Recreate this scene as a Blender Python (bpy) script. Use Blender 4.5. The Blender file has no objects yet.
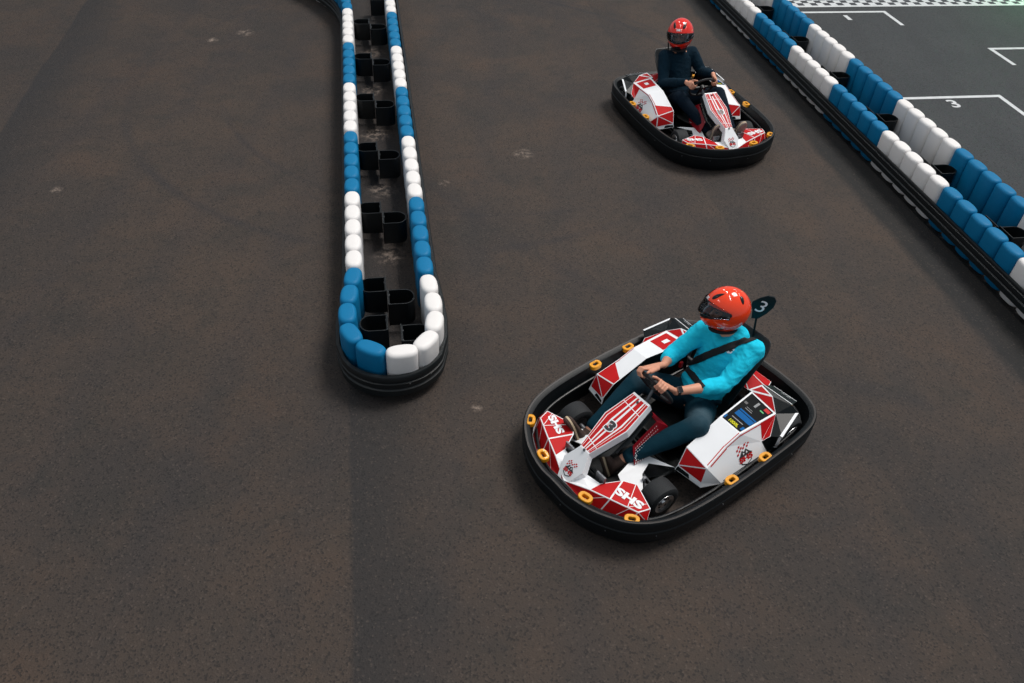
import bpy, bmesh, math, random
from mathutils import Vector, Matrix, noise
from mathutils.bvhtree import BVHTree
random.seed(7)
SC = bpy.context.scene
COL = SC.collection
PI = math.pi
V = Vector

# ------------------------------------------------------------------ camera
F_PX, PITCH, ROLL, CAM_H = 796.8, 0.73, 0.0615, 4.35
cam_d = bpy.data.cameras.new('camera'); cam = bpy.data.objects.new('camera', cam_d); COL.objects.link(cam)
cam_d.sensor_width = 36.0; cam_d.lens = F_PX / 1024 * 36.0; cam_d.clip_start = 0.05; cam_d.clip_end = 200
fwd = V((0, math.cos(PITCH), -math.sin(PITCH))); up0 = V((0, math.sin(PITCH), math.cos(PITCH))); rt0 = V((1, 0, 0))
rt = rt0 * math.cos(ROLL) + up0 * math.sin(ROLL); up = -rt0 * math.sin(ROLL) + up0 * math.cos(ROLL)
m = Matrix((rt, up, -fwd)).transposed().to_4x4(); m.translation = V((0, 0, CAM_H)); cam.matrix_world = m
SC.camera = cam
SC.view_settings.view_transform = 'Standard'; SC.view_settings.look = 'None'
SC.view_settings.gamma = 1; SC.view_settings.use_curve_mapping = False; SC.view_settings.exposure = -0.12

def ray(u, v):
    return fwd + rt * ((u - 512) / F_PX) + up * ((341.5 - v) / F_PX)
CAMP = V((0, 0, CAM_H))
KPOSE = (V((0.3891, 3.290, 0)), 3.836); FPOSE = (V((2.3116, 7.983, 0)), -1.1881)
def to_local(p, pose=KPOSE):
    q = p - pose[0]; c, s = math.cos(pose[1]), math.sin(pose[1])
    return V((q.x * c + q.y * s, -q.x * s + q.y * c, q.z))
def K3(u, v, z, pose=KPOSE):            # where a photo point stands in kart coordinates, at height z
    d = ray(u, v); return to_local(CAMP + d * ((z - CAM_H) / d.z), pose)
def Kplane(u, v, p0, n, pose=KPOSE):    # same, on a plane given in kart coordinates
    c, s = math.cos(pose[1]), math.sin(pose[1])
    o = to_local(CAMP, pose); w = ray(u, v); d = V((w.x * c + w.y * s, -w.x * s + w.y * c, w.z))
    return o + d * ((p0 - o).dot(n) / d.dot(n))

# ------------------------------------------------------------------ materials
def lin(c):
    return tuple(((x / 255) / 12.92 if x / 255 <= 0.04045 else ((x / 255 + 0.055) / 1.055) ** 2.4) for x in c) + (1,)
def mat(name, rgb, rough=0.5, metal=0.0, var=0.0, scale=30, bump=0.0, bscale=200, coat=0.0, spec=0.5, trans=0.0):
    m = bpy.data.materials.new(name); m.use_nodes = True; nt = m.node_tree; b = nt.nodes['Principled BSDF']
    c = lin(rgb); b.inputs['Base Color'].default_value = c; b.inputs['Roughness'].default_value = rough
    b.inputs['Metallic'].default_value = metal; b.inputs['Coat Weight'].default_value = coat
    b.inputs['Specular IOR Level'].default_value = spec
    b.inputs['Transmission Weight'].default_value = trans
    tc = nt.nodes.new('ShaderNodeTexCoord')
    if var > 0:
        n = nt.nodes.new('ShaderNodeTexNoise'); n.inputs['Scale'].default_value = scale; n.inputs['Detail'].default_value = 5
        nt.links.new(tc.outputs['Object'], n.inputs['Vector'])
        r = nt.nodes.new('ShaderNodeValToRGB')
        r.color_ramp.elements[0].position = 0.3; r.color_ramp.elements[1].position = 0.7
        r.color_ramp.elements[0].color = tuple(max(0, x * (1 - var)) for x in c[:3]) + (1,)
        r.color_ramp.elements[1].color = tuple(min(1, x * (1 + var)) for x in c[:3]) + (1,)
        nt.links.new(n.outputs['Fac'], r.inputs['Fac']); nt.links.new(r.outputs['Color'], b.inputs['Base Color'])
    if bump > 0:
        n2 = nt.nodes.new('ShaderNodeTexNoise'); n2.inputs['Scale'].default_value = bscale; n2.inputs['Detail'].default_value = 3
        nt.links.new(tc.outputs['Object'], n2.inputs['Vector'])
        bp = nt.nodes.new('ShaderNodeBump'); bp.inputs['Strength'].default_value = bump; bp.inputs['Distance'].default_value = 0.01
        nt.links.new(n2.outputs['Fac'], bp.inputs['Height']); nt.links.new(bp.outputs['Normal'], b.inputs['Normal'])
    return m
M = {}
M['white'] = mat('white_plastic', (238, 240, 243), 0.45, var=0.03, scale=6, spec=0.3)
M['red'] = mat('red_decal', (190, 20, 24), 0.5, var=0.06, scale=12, spec=0.2)
M['darkred'] = mat('dark_red_plastic', (140, 12, 28), 0.35, var=0.1, scale=12)
M['gloss_black'] = mat('gloss_black', (10, 18, 21), 0.4, var=0.1, scale=8, spec=0.3)
M['panelblack'] = mat('panel_black_print', (10, 14, 18), 0.6, var=0.1, spec=0.1)
M['black'] = mat('black_plastic', (9, 14, 17), 0.42, var=0.15, scale=9, bump=0.15, bscale=90)
M['bumper'] = mat('bumper_plastic', (7, 14, 18), 0.5, spec=0.3, var=0.25, scale=6, bump=0.12, bscale=50)
M['lip'] = mat('worn_bumper_rim', (44, 40, 38), 0.5, var=0.2, scale=15)
M['rail'] = mat('black_rail_plastic', (10, 17, 20), 0.45, var=0.25, scale=5, bump=0.15, bscale=50)
M['rubber'] = mat('tyre_rubber', (28, 31, 34), 0.75, var=0.15, scale=20, bump=0.3, bscale=180)
M['chrome'] = mat('chrome', (225, 225, 228), 0.34, 1.0, var=0.1)
M['metal'] = mat('frame_metal', (110, 112, 116), 0.4, 0.8, var=0.1)
M['yellow'] = mat('yellow_plastic', (230, 156, 20), 0.4, var=0.08, scale=15, coat=0.2)
M['blueblock'] = mat('blue_foam', (0, 112, 160), 0.55, spec=0.25, var=0.07, scale=5, bump=0.06, bscale=40)
M['whiteblock'] = mat('white_foam', (234, 231, 229), 0.55, var=0.025, scale=5, bump=0.06, bscale=40)
M['paint'] = mat('white_road_paint', (205, 208, 210), 0.7, var=0.1, scale=10, bump=0.2)
M['skin'] = mat('skin', (214, 152, 124), 0.5, var=0.07, scale=14, bump=0.12, bscale=220)
M['cyan'] = mat('cyan_cotton', (30, 208, 240), 0.85, var=0.06, scale=12, bump=0.3, bscale=350, spec=0.2)
M['navy'] = mat('navy_wool', (8, 34, 48), 0.9, var=0.15, scale=12, bump=0.4, bscale=300, spec=0.15)
M['navypants'] = mat('navy_trousers', (7, 24, 38), 0.85, var=0.15, scale=10, bump=0.3, bscale=300, spec=0.15)
M['helmet'] = mat('red_orange_helmet', (250, 66, 18), 0.12, var=0.03, scale=5, coat=0.8)
M['helmet2'] = mat('red_helmet', (232, 36, 16), 0.12, var=0.03, scale=5, coat=0.8)
M['trim'] = mat('helmet_black_trim', (14, 14, 18), 0.3, var=0.1)
M['foam'] = mat('helmet_lining', (22, 22, 26), 0.9, var=0.1)
M['brown'] = mat('brown_suede', (64, 48, 42), 0.8, var=0.15, scale=25, bump=0.2)
M['cream'] = mat('cream_sole', (200, 180, 150), 0.7, var=0.05)
M['beige'] = mat('grey_beige_suede', (142, 128, 122), 0.8, var=0.12, scale=25, bump=0.2)
M['digit'] = mat('charcoal_digit', (52, 52, 56), 0.4, var=0.05)
M['screenblue'] = mat('blue_panel_print', (8, 92, 156), 0.6, spec=0.1, var=0.08, scale=20)
M['screenyellow'] = mat('yellow_panel_print', (200, 196, 40), 0.6, spec=0.1, var=0.05)
M['green'] = mat('green_panel_print', (50, 170, 90), 0.4, var=0.05)
M['grey'] = mat('grey_print', (130, 132, 136), 0.5, var=0.1)
M['belt'] = mat('black_webbing', (12, 14, 18), 0.7, var=0.1, bump=0.4, bscale=500)
M['watchface'] = mat('watch_glass', (6, 6, 9), 0.08, var=0.02, coat=1)
M['grip'] = mat('wheel_grip', (24, 26, 29), 0.6, var=0.1, bump=0.3, bscale=300)
M['eye'] = mat('eye', (40, 30, 26), 0.2, var=0.05)
M['hair'] = mat('brow_hair', (50, 34, 26), 0.8, var=0.1)
def jeans():
    m = mat('teal_denim', (10, 54, 68), 0.85, bump=0.35, bscale=400, spec=0.15)
    nt = m.node_tree; b = nt.nodes['Principled BSDF']
    tc = nt.nodes.new('ShaderNodeTexCoord'); n = nt.nodes.new('ShaderNodeTexNoise'); n.inputs['Scale'].default_value = 9; n.inputs['Detail'].default_value = 4
    nt.links.new(tc.outputs['Object'], n.inputs['Vector'])
    prev = None                                    # worn patches on thighs and knees
    for c, rad in (((-0.99, 0.25, 0.43), 0.16), ((-0.93, -0.22, 0.47), 0.13)):
        d = nt.nodes.new('ShaderNodeVectorMath'); d.operation = 'DISTANCE'; d.inputs[1].default_value = c
        nt.links.new(tc.outputs['Object'], d.inputs[0])
        mr = nt.nodes.new('ShaderNodeMapRange'); mr.inputs[1].default_value = rad; mr.inputs[2].default_value = 0.02; mr.inputs[3].default_value = 0; mr.inputs[4].default_value = 0.55
        nt.links.new(d.outputs['Value'], mr.inputs[0])
        if prev:
            mx = nt.nodes.new('ShaderNodeMath'); mx.operation = 'MAXIMUM'; nt.links.new(prev, mx.inputs[0]); nt.links.new(mr.outputs[0], mx.inputs[1]); prev = mx.outputs[0]
        else: prev = mr.outputs[0]
    mu = nt.nodes.new('ShaderNodeMath'); mu.operation = 'MULTIPLY'; nt.links.new(prev, mu.inputs[0]); nt.links.new(n.outputs['Fac'], mu.inputs[1])
    mx = nt.nodes.new('ShaderNodeMix'); mx.data_type = 'RGBA'
    mx.inputs['A'].default_value = lin((9, 50, 64)); mx.inputs['B'].default_value = lin((120, 140, 150))
    nt.links.new(mu.outputs[0], mx.inputs['Factor']); nt.links.new(mx.outputs['Result'], b.inputs['Base Color'])
    return m
M['jeans'] = jeans()
def visor_mat():
    m = bpy.data.materials.new('clear_visor'); m.use_nodes = True; nt = m.node_tree; nt.nodes.clear()
    o = nt.nodes.new('ShaderNodeOutputMaterial'); mix = nt.nodes.new('ShaderNodeMixShader')
    t = nt.nodes.new('ShaderNodeBsdfTransparent'); t.inputs[0].default_value = (0.72, 0.74, 0.76, 1)
    g = nt.nodes.new('ShaderNodeBsdfGlossy'); g.inputs['Roughness'].default_value = 0.05; g.inputs[0].default_value = (0.9, 0.9, 0.92, 1)
    fr = nt.nodes.new('ShaderNodeFresnel'); fr.inputs[0].default_value = 1.5
    nt.links.new(fr.outputs[0], mix.inputs[0]); nt.links.new(t.outputs[0], mix.inputs[1]); nt.links.new(g.outputs[0], mix.inputs[2]); nt.links.new(mix.outputs[0], o.inputs[0])
    return m
M['visor'] = visor_mat()

# ------------------------------------------------------------------ object helpers
def thing(name, label, cat, loc=(0, 0, 0), rotz=0.0, group=None):
    o = bpy.data.objects.new(name, None); COL.objects.link(o); o.empty_display_size = 0.1
    o.location = loc; o.rotation_euler = (0, 0, rotz); o['label'] = label; o['category'] = cat
    if group: o['group'] = group
    return o
def obj(name, me, mats, parent=None, smooth=False, label=None):
    if isinstance(me, bmesh.types.BMesh):
        bm = me; me = bpy.data.meshes.new(name); bm.to_mesh(me); bm.free()
    if mats is not None:
        for k in (mats if isinstance(mats, (list, tuple)) else [mats]): me.materials.append(M[k] if isinstance(k, str) else k)
    if smooth:
        for p in me.polygons: p.use_smooth = True
        if smooth != 'all':
            try: me.set_sharp_from_angle(angle=math.radians(40))
            except Exception: pass
    o = bpy.data.objects.new(name, me); COL.objects.link(o)
    if parent: o.parent = parent
    if label: o['label'] = label
    return o
def dup_tree(src, parent=None):
    c = src.copy(); COL.objects.link(c); c.parent = parent
    for ch in list(src.children): dup_tree(ch, c)
    return c
def BM(): return bmesh.new()
def ring_loft(bm, rings, close=True, caps=True, mi=0):
    vs = [[bm.verts.new(p) for p in r] for r in rings]
    n = len(rings[0])
    for a, b in zip(vs, vs[1:]):
        for i in range(n if close else n - 1):
            j = (i + 1) % n
            f = bm.faces.new((a[i], a[j], b[j], b[i])); f.material_index = mi
    if caps:
        for r, fl in ((vs[0], True), (vs[-1], False)):
            f = bm.faces.new(list(reversed(r)) if fl else r); f.material_index = mi
    return vs
def basis(d, hint=V((0, 0, 1))):
    d = d.normalized()
    if abs(d.dot(hint)) > 0.95: hint = V((1, 0, 0))
    a = d.cross(hint).normalized(); b = a.cross(d).normalized()
    return a, b
def tube(bm, pts, r, n=10, closed=False, mi=0, caps=True):
    pts = [V(p) for p in pts]; rings = []; N = len(pts); a = None
    for i, p in enumerate(pts):
        if closed: d = (pts[(i + 1) % N] - pts[i - 1])
        else: d = pts[min(i + 1, N - 1)] - pts[max(i - 1, 0)]
        d.normalize()
        if a is None: a, b = basis(d)
        else:
            a = (a - d * a.dot(d)).normalized(); b = a.cross(d)
        rr = r[i] if isinstance(r, (list, tuple)) else r
        rings.append([p + (a * math.cos(t) + b * math.sin(t)) * rr for t in (2 * PI * k / n for k in range(n))])
    if closed: rings.append(rings[0])
    if closed:
        vs = [[bm.verts.new(q) for q in rg] for rg in rings[:-1]]
        for i in range(N):
            A, B = vs[i], vs[(i + 1) % N]
            for k in range(n):
                f = bm.faces.new((A[k], A[(k + 1) % n], B[(k + 1) % n], B[k])); f.material_index = mi
    else: ring_loft(bm, rings, True, caps, mi)
def capsule(bm, p0, r0, p1, r1, n=16, flat=None):
    """closed tapered capsule; flat = (axis, factor) squashes the section along a direction"""
    p0, p1 = V(p0), V(p1); d = (p1 - p0); L = d.length; d = d / L if L > 1e-6 else V((0, 0, 1))
    a, b = basis(d, V(flat[0]) if flat else V((0, 0, 1))); kb = flat[1] if flat else 1.0
    rings = []
    for k in range(1, 5):
        t = PI / 2 * k / 5; rings.append((p0 - d * r0 * math.cos(t), r0 * math.sin(t)))
    rings.append((p0, r0)); rings.append((p1, r1))
    for k in range(4, 0, -1):
        t = PI / 2 * k / 5; rings.append((p1 + d * r1 * math.cos(t), r1 * math.sin(t)))
    ring_loft(bm, [[c + a * (math.cos(q) * r) + b * (math.sin(q) * r * kb) for q in (2 * PI * i / n for i in range(n))] for c, r in rings])
def ellipsoid(bm, c, rx, ry, rz, ax=None, n=16, mm=10):
    c = V(c); X, Y, Z = ax if ax else (V((1, 0, 0)), V((0, 1, 0)), V((0, 0, 1)))
    rings = []
    for k in range(1, mm):
        t = PI * k / mm
        rings.append([c - Z * rz * math.cos(t) + (X * rx * math.cos(q) + Y * ry * math.sin(q)) * math.sin(t) for q in (2 * PI * i / n for i in range(n))])
    ring_loft(bm, rings)
def box(bm, c, s, ax=None, mi=0):
    c = V(c); X, Y, Z = ax if ax else (V((1, 0, 0)), V((0, 1, 0)), V((0, 0, 1)))
    v = [bm.verts.new(c + X * (sx * s[0] / 2) + Y * (sy * s[1] / 2) + Z * (sz * s[2] / 2)) for sx in (-1, 1) for sy in (-1, 1) for sz in (-1, 1)]
    for q in ((0, 1, 3, 2), (4, 6, 7, 5), (0, 4, 5, 1), (2, 3, 7, 6), (0, 2, 6, 4), (1, 5, 7, 3)):
        f = bm.faces.new([v[i] for i in q]); f.material_index = mi
def bevel(bm, w, seg=2):
    bmesh.ops.bevel(bm, geom=list(bm.edges), offset=w, segments=seg, affect='EDGES', profile=0.5)
def fixn(bm): bmesh.ops.recalc_face_normals(bm, faces=bm.faces)
def blob(bm, voxel, disp=None, smooth=6):
    """union of overlapping closed shapes grown into one continuous skin"""
    fixn(bm)
    me = bpy.data.meshes.new('tmp'); bm.to_mesh(me); bm.free()
    o = bpy.data.objects.new('tmp', me); COL.objects.link(o)
    r = o.modifiers.new('r', 'REMESH'); r.mode = 'VOXEL'; r.voxel_size = voxel; r.adaptivity = 0
    s = o.modifiers.new('s', 'SMOOTH'); s.factor = 0.5; s.iterations = smooth
    dg = bpy.context.evaluated_depsgraph_get(); dg.update()
    out = bpy.data.meshes.new_from_object(o.evaluated_get(dg)); bpy.data.objects.remove(o); bpy.data.meshes.remove(me)
    if disp:
        ns = [v.normal.copy() for v in out.vertices]
        for v, nn in zip(out.vertices, ns): v.co = v.co + nn * disp(v.co)
    return out

# text as flat polygons (2-D triangles, 1 unit high)
_tx = {}
def text_tris(s, bold=0.02):
    if (s, bold) in _tx: return _tx[(s, bold)]
    cu = bpy.data.curves.new('tx', 'FONT'); cu.body = s; cu.offset = bold; cu.resolution_u = 4
    o = bpy.data.objects.new('tx', cu); COL.objects.link(o)
    dg = bpy.context.evaluated_depsgraph_get(); dg.update()
    me = bpy.data.meshes.new_from_object(o.evaluated_get(dg))
    pts = [v.co.copy() for v in me.vertices]
    x0 = min(p.x for p in pts); x1 = max(p.x for p in pts); y0 = min(p.y for p in pts); y1 = max(p.y for p in pts)
    tr = [[((me.vertices[i].co.x - x0) / (x1 - x0), (me.vertices[i].co.y - y0) / (y1 - y0)) for i in p.vertices] for p in me.polygons]
    bpy.data.objects.remove(o); bpy.data.meshes.remove(me); bpy.data.curves.remove(cu)
    _tx[(s, bold)] = tr; return tr

class Panel:
    """a faceted sheet with thickness; coloured graphics lie on its facets in the same mesh"""
    def __init__(s, verts, mats, thick=0.006, off=0.0013):
        s.v = {k: V(p) for k, p in verts.items()}; s.mats = list(mats); s.th = thick; s.off = off
        s.faces = {}; s.bm = BM(); s.extra = []
    def mi(s, name):
        if name not in s.mats: s.mats.append(name)
        return s.mats.index(name)
    def face(s, fid, keys, base, outward, fill=None, margin=0.006):
        pts = [s.v[k] for k in keys]
        n = V((0, 0, 0))
        for a, b in zip(pts, pts[1:] + pts[:1]): n += a.cross(b)
        n.normalize()
        if n.dot(V(outward)) < 0: pts.reverse(); keys = list(reversed(keys)); n = -n
        s.faces[fid] = (pts, n, keys, base)
        if fill: s.poly(fid, s.inset(pts, n, margin), fill)
        return n
    def inset(s, pts, n, m):
        out = []; N = len(pts)
        for i in range(N):
            a, b, c = pts[i - 1], pts[i], pts[(i + 1) % N]
            e1 = (b - a).normalized(); e2 = (c - b).normalized()
            n1 = n.cross(e1); n2 = n.cross(e2); k = (n1 + n2); d = 1 + n1.dot(n2)
            out.append(b + k * (m / max(d, 0.35)))
        return out
    def poly(s, fid, pts, color, lift=1):
        n = s.faces[fid][1]
        p0 = s.faces[fid][0][0]
        vs = [s.bm.verts.new(V(p) - n * (V(p) - p0).dot(n) + n * s.off * lift) for p in pts]
        f = s.bm.faces.new(vs); f.normal_update()
        if f.normal.dot(n) < 0: f.normal_flip()
        f.material_index = s.mi(color)
    def pick(s, fid, uv):
        pts, n, _, _ = s.faces[fid]; return Kplane(uv[0], uv[1], pts[0], n)
    def picks(s, fid, uvs, color, lift=1): s.poly(fid, [s.pick(fid, q) for q in uvs], color, lift)
    def line(s, fid, a, b, w, color, lift=1.5):
        n = s.faces[fid][1]; d = (V(b) - V(a)).normalized(); k = n.cross(d) * (w / 2)
        s.poly(fid, [V(a) + k, V(a) - k, V(b) - k, V(b) + k], color, lift)
    def pline(s, fid, a, b, w, color, lift=1.5): s.line(fid, s.pick(fid, a), s.pick(fid, b), w, color, lift)
    def text(s, fid, txt, o, ux, uy, color, lift=2, bold=0.02):
        o, ux, uy = V(o), V(ux), V(uy)
        for tr in text_tris(txt, bold): s.poly(fid, [o + ux * x + uy * y for x, y in tr], color, lift)
    def logo(s, fid, c, ux, uy):
        """small crest: chequered flag over dark peaks, SHS lettering on a shield"""
        c, ux, uy = V(c), V(ux), V(uy); P = lambda x, y: c + ux * x + uy * y
        s.poly(fid, [P(-.42, -.12), P(-.34, -.36), P(0, -.5), P(.34, -.36), P(.42, -.12)], 'digit', 1.5)
        s.poly(fid, [P(-.36, -.14), P(-.28, -.33), P(0, -.44), P(.28, -.33), P(.36, -.14)], 'white', 2)
        s.poly(fid, [P(-.48, -.02), P(-.3, .12), P(-.16, .3), P(-.05, .18), P(.1, .3), P(.28, .12), P(.48, -.02)], 'digit', 2)
        s.poly(fid, [P(-.14, .06), P(-.12, .18), P(-.04, .1)], 'white', 2.5); s.poly(fid, [P(.06, .08), P(.1, .2), P(.18, .08)], 'white', 2.5)
        for i, (x, y) in enumerate(((-.44, .2), (-.3, .32), (-.44, .42), (-.18, .44), (-.3, .54), (-.04, .38), (.08, .5), (.22, .38), (.34, .5), (.22, .6))):
            s.poly(fid, [P(x - .06, y - .06), P(x + .05, y - .04), P(x + .06, y + .06), P(x - .05, y + .04)], 'red', 2)
        s.text(fid, 'SHS', P(-.45, -.27), ux * .9, uy * .26, 'red', 3, 0.05)
    def build(s, name, parent, label=None):
        bm = s.bm; cache = {}
        vn = {}
        for pts, n, keys, base in s.faces.values():
            for k in keys: vn.setdefault(k, []).append(n)
        top, bot = {}, {}
        for k, ns in vn.items():
            a = sum(ns, V((0, 0, 0))).normalized()
            top[k] = bm.verts.new(s.v[k]); bot[k] = bm.verts.new(s.v[k] - a * s.th)
        edges = {}
        for pts, n, keys, base in s.faces.values():
            f = bm.faces.new([top[k] for k in keys]); f.material_index = s.mi(base)
            f = bm.faces.new([bot[k] for k in reversed(keys)]); f.material_index = s.mi(base)
            for a, b in zip(keys, keys[1:] + keys[:1]): edges.setdefault(frozenset((a, b)), []).append((a, b, base))
        for e in edges.values():
            if len(e) == 1:
                a, b, base = e[0]
                f = bm.faces.new((top[b], top[a], bot[a], bot[b])); f.material_index = s.mi(base)
        return obj(name, bm, s.mats, parent, label=label)
def mirror(p): return V((p[0], -p[1], p[2]))

# ------------------------------------------------------------------ track frame (s along the barriers, n across)
DS = V((-0.1949, 0.9808, 0)); DN = V((0.9808, 0.1949, 0))
def T(s, n, z=0.0): return DS * s + DN * n + V((0, 0, z))
def TR(s, n, z=0.0): return T(s, n - .012 * (s - 7), z)      # the right-hand barrier runs a hair off parallel

# ------------------------------------------------------------------ ground
def ground():
    bm = BM(); N = 60
    vs = [bm.verts.new(T(s, n)) for s, n in ((-3, -11), (-3, 16), (26, 16), (26, -11))]
    bm.faces.new(vs); fixn(bm)
    me = bpy.data.meshes.new('floor'); bm.to_mesh(me); bm.free()
    if me.polygons[0].normal.z < 0: me.flip_normals()
    m = bpy.data.materials.new('asphalt'); m.use_nodes = True; nt = m.node_tree; b = nt.nodes['Principled BSDF']; L = nt.links.new
    nd = nt.nodes.new
    tc = nd('ShaderNodeTexCoord')
    dot = nd('ShaderNodeVectorMath'); dot.operation = 'DOT_PRODUCT'; dot.inputs[1].default_value = DN; L(tc.outputs['Object'], dot.inputs[0])
    dots = nd('ShaderNodeVectorMath'); dots.operation = 'DOT_PRODUCT'; dots.inputs[1].default_value = DS; L(tc.outputs['Object'], dots.inputs[0])
    def nz(scale, detail=4, rough=0.55, vec=None, dist=0):
        n = nd('ShaderNodeTexNoise'); n.inputs['Scale'].default_value = scale; n.inputs['Detail'].default_value = detail; n.inputs['Roughness'].default_value = rough; n.inputs['Distortion'].default_value = dist
        L(vec or tc.outputs['Object'], n.inputs['Vector']); return n.outputs['Fac']
    def mr(x, a, b_, c=0., d=1., smooth=False):
        n = nd('ShaderNodeMapRange'); n.inputs[1].default_value = a; n.inputs[2].default_value = b_; n.inputs[3].default_value = c; n.inputs[4].default_value = d
        if smooth: n.interpolation_type = 'SMOOTHSTEP'
        L(x, n.inputs[0]); return n.outputs[0]
    def mix(f, A, B, blend='MIX'):
        n = nd('ShaderNodeMix'); n.data_type = 'RGBA'; n.blend_type = blend
        for sock, x in (('Factor', f), ('A', A), ('B', B)):
            if isinstance(x, (int, float)): n.inputs[sock].default_value = x
            elif isinstance(x, tuple): n.inputs[sock].default_value = x
            else: L(x, n.inputs[sock])
        return n.outputs['Result']
    def math_(op, a, b_):
        n = nd('ShaderNodeMath'); n.operation = op
        for i, x in enumerate((a, b_)):
            if isinstance(x, (int, float)): n.inputs[i].default_value = x
            else: L(x, n.inputs[i])
        return n.outputs[0]
    n_ = dot.outputs['Value']
    brown = lin((67, 57, 50)); dark = lin((53, 48, 46)); warm = lin((73, 60, 51)); cool = lin((55, 59, 62))
    c = mix(mr(nz(0.45, 5), 0.35, 0.65), dark, brown)
    c = mix(math_('MULTIPLY', mr(nz(1.3, 6, 0.65), 0.45, 0.7), 0.7), c, warm)
    c = mix(math_('MULTIPLY', mr(nz(2.1, 6, 0.7, dist=.5), 0.5, 0.68), 0.55), c, lin((47, 45, 42)))
    c = mix(math_('MULTIPLY', mr(nz(0.9, 4, 0.6, dist=.3), 0.55, 0.72), 0.4), c, lin((78, 60, 48)))
    # bare grid area right of the barrier is greyer
    grid = mr(n_, 5.6, 5.9); c = mix(grid, c, mix(mr(nz(0.8, 5), 0.3, 0.7), cool, lin((63, 66, 68))))
    # paving joints: darker rolled strip along each joint
    wob = math_('ADD', n_, math_('MULTIPLY', math_('SUBTRACT', nz(0.7, 3), 0.5), 0.12))
    for jn, jk in ((-4.1, .75), (-0.37, .75), (3.36, .3)):
        a = mr(wob, jn - 0.01, jn + 0.02); bb = mr(wob, jn + 0.03, jn + 0.75, 1, 0, True)
        s_ = math_('MULTIPLY', math_('MULTIPLY', a, bb), jk)
        c = mix(s_, c, lin((40, 39, 40)))
    # black rubber dust and shade painted into the colour at the right barrier's foot
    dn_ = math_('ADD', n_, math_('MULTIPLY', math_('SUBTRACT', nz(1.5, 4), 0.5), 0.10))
    dust_shade = math_('MULTIPLY', mr(dn_, 4.93, 5.03), mr(n_, 5.55, 5.5)); c = mix(math_('MULTIPLY', dust_shade, math_('ADD', 0.7, math_('MULTIPLY', nz(3, 4), 0.35))), c, lin((23, 25, 26)))
    # rubber arcs: soft wide dark lanes
    wv = nd('ShaderNodeTexWave'); wv.inputs['Scale'].default_value = 0.35; wv.inputs['Distortion'].default_value = 3.0; wv.inputs['Detail'].default_value = 1.5; wv.inputs['Detail Scale'].default_value = 0.3
    L(tc.outputs['Object'], wv.inputs['Vector'])
    c = mix(math_('MULTIPLY', mr(wv.outputs['Fac'], 0.7, 1.0), 0.16), c, lin((44, 44, 48)))
    # a few tyre arcs
    for cx, cy, R, w, k in ((-1.2, 9.6, 3.6, 0.10, .5), (-0.6, 9.9, 3.2, 0.07, .35), (7.0, -1.5, 6.4, .16, .3), (5.6, 12.5, 8.4, .14, .3)):
        dd = nd('ShaderNodeVectorMath'); dd.operation = 'DISTANCE'; dd.inputs[1].default_value = (cx, cy, 0); L(tc.outputs['Object'], dd.inputs[0])
        e = math_('ABSOLUTE', math_('SUBTRACT', dd.outputs['Value'], R), 0)
        c = mix(math_('MULTIPLY', math_('MULTIPLY', mr(e, 0, w, 1, 0, True), k), mr(nz(0.5, 2), .4, .6)), c, lin((40, 40, 44)))
    # aggregate
    vor = nd('ShaderNodeTexVoronoi'); vor.inputs['Scale'].default_value = 85; L(tc.outputs['Object'], vor.inputs['Vector'])
    sep = nd('ShaderNodeSeparateColor'); L(vor.outputs['Color'], sep.inputs[0])
    c = mix(math_('MULTIPLY', mr(sep.outputs[0], 0.88, 1.0), 0.25), c, lin((100, 88, 80)))
    c = mix(math_('MULTIPLY', mr(sep.outputs[1], 0.78, 0.9), 0.6), c, lin((26, 25, 26)))
    g2 = nz(38, 4, 0.7); c = mix(math_('MULTIPLY', mr(g2, 0.58, 0.72), 0.55), c, lin((32, 30, 31)))
    g3 = nz(7, 6, 0.7); c = mix(math_('MULTIPLY', mr(g3, 0.56, 0.8), 0.5), c, lin((44, 42, 43)))
    # rare pale scuffs
    sp = nz(3.0, 8, 0.75, dist=0.4); c = mix(math_('MULTIPLY', mr(sp, 0.735, 0.8), 0.6), c, lin((150, 135, 120)))
    # scattered scuff marks at particular spots
    for x, y, r in ((W_(7.84, 1.56, .13)), (W_(7.29, .62, .07)), (W_(7.46, -3.2, .07)), (W_(4.06, .57, .05)), (W_(11.48, -1.75, .14)), (W_(11.24, -2.16, .1)), W_(8.4, -0.05, .2), W_(7.2, -0.02, .18), W_(6.05, 0.02, .17), W_(9.55, -0.05, .2), W_(10.7, -.02, .2), W_(4.75, .0, .1)):
        dd = nd('ShaderNodeVectorMath'); dd.operation = 'DISTANCE'; dd.inputs[1].default_value = (x, y, 0); L(tc.outputs['Object'], dd.inputs[0])
        c = mix(math_('MULTIPLY', math_('MULTIPLY', mr(dd.outputs['Value'], r, r * .2), 0.9), mr(nz(14, 7, 0.75), 0.47, 0.62)), c, lin((150, 134, 122)))
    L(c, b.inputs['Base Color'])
    b.inputs['Roughness'].default_value = 0.78; b.inputs['Specular IOR Level'].default_value = 0.35
    bp = nd('ShaderNodeBump'); bp.inputs['Strength'].default_value = 0.5; bp.inputs['Distance'].default_value = 0.006
    L(math_('ADD', vor.outputs['Distance'], nz(140, 3)), bp.inputs['Height']); L(bp.outputs['Normal'], b.inputs['Normal'])
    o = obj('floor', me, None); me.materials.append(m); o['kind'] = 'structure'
def W_(s, n, r):
    p = T(s, n); return p.x, p.y, r
ground()

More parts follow.
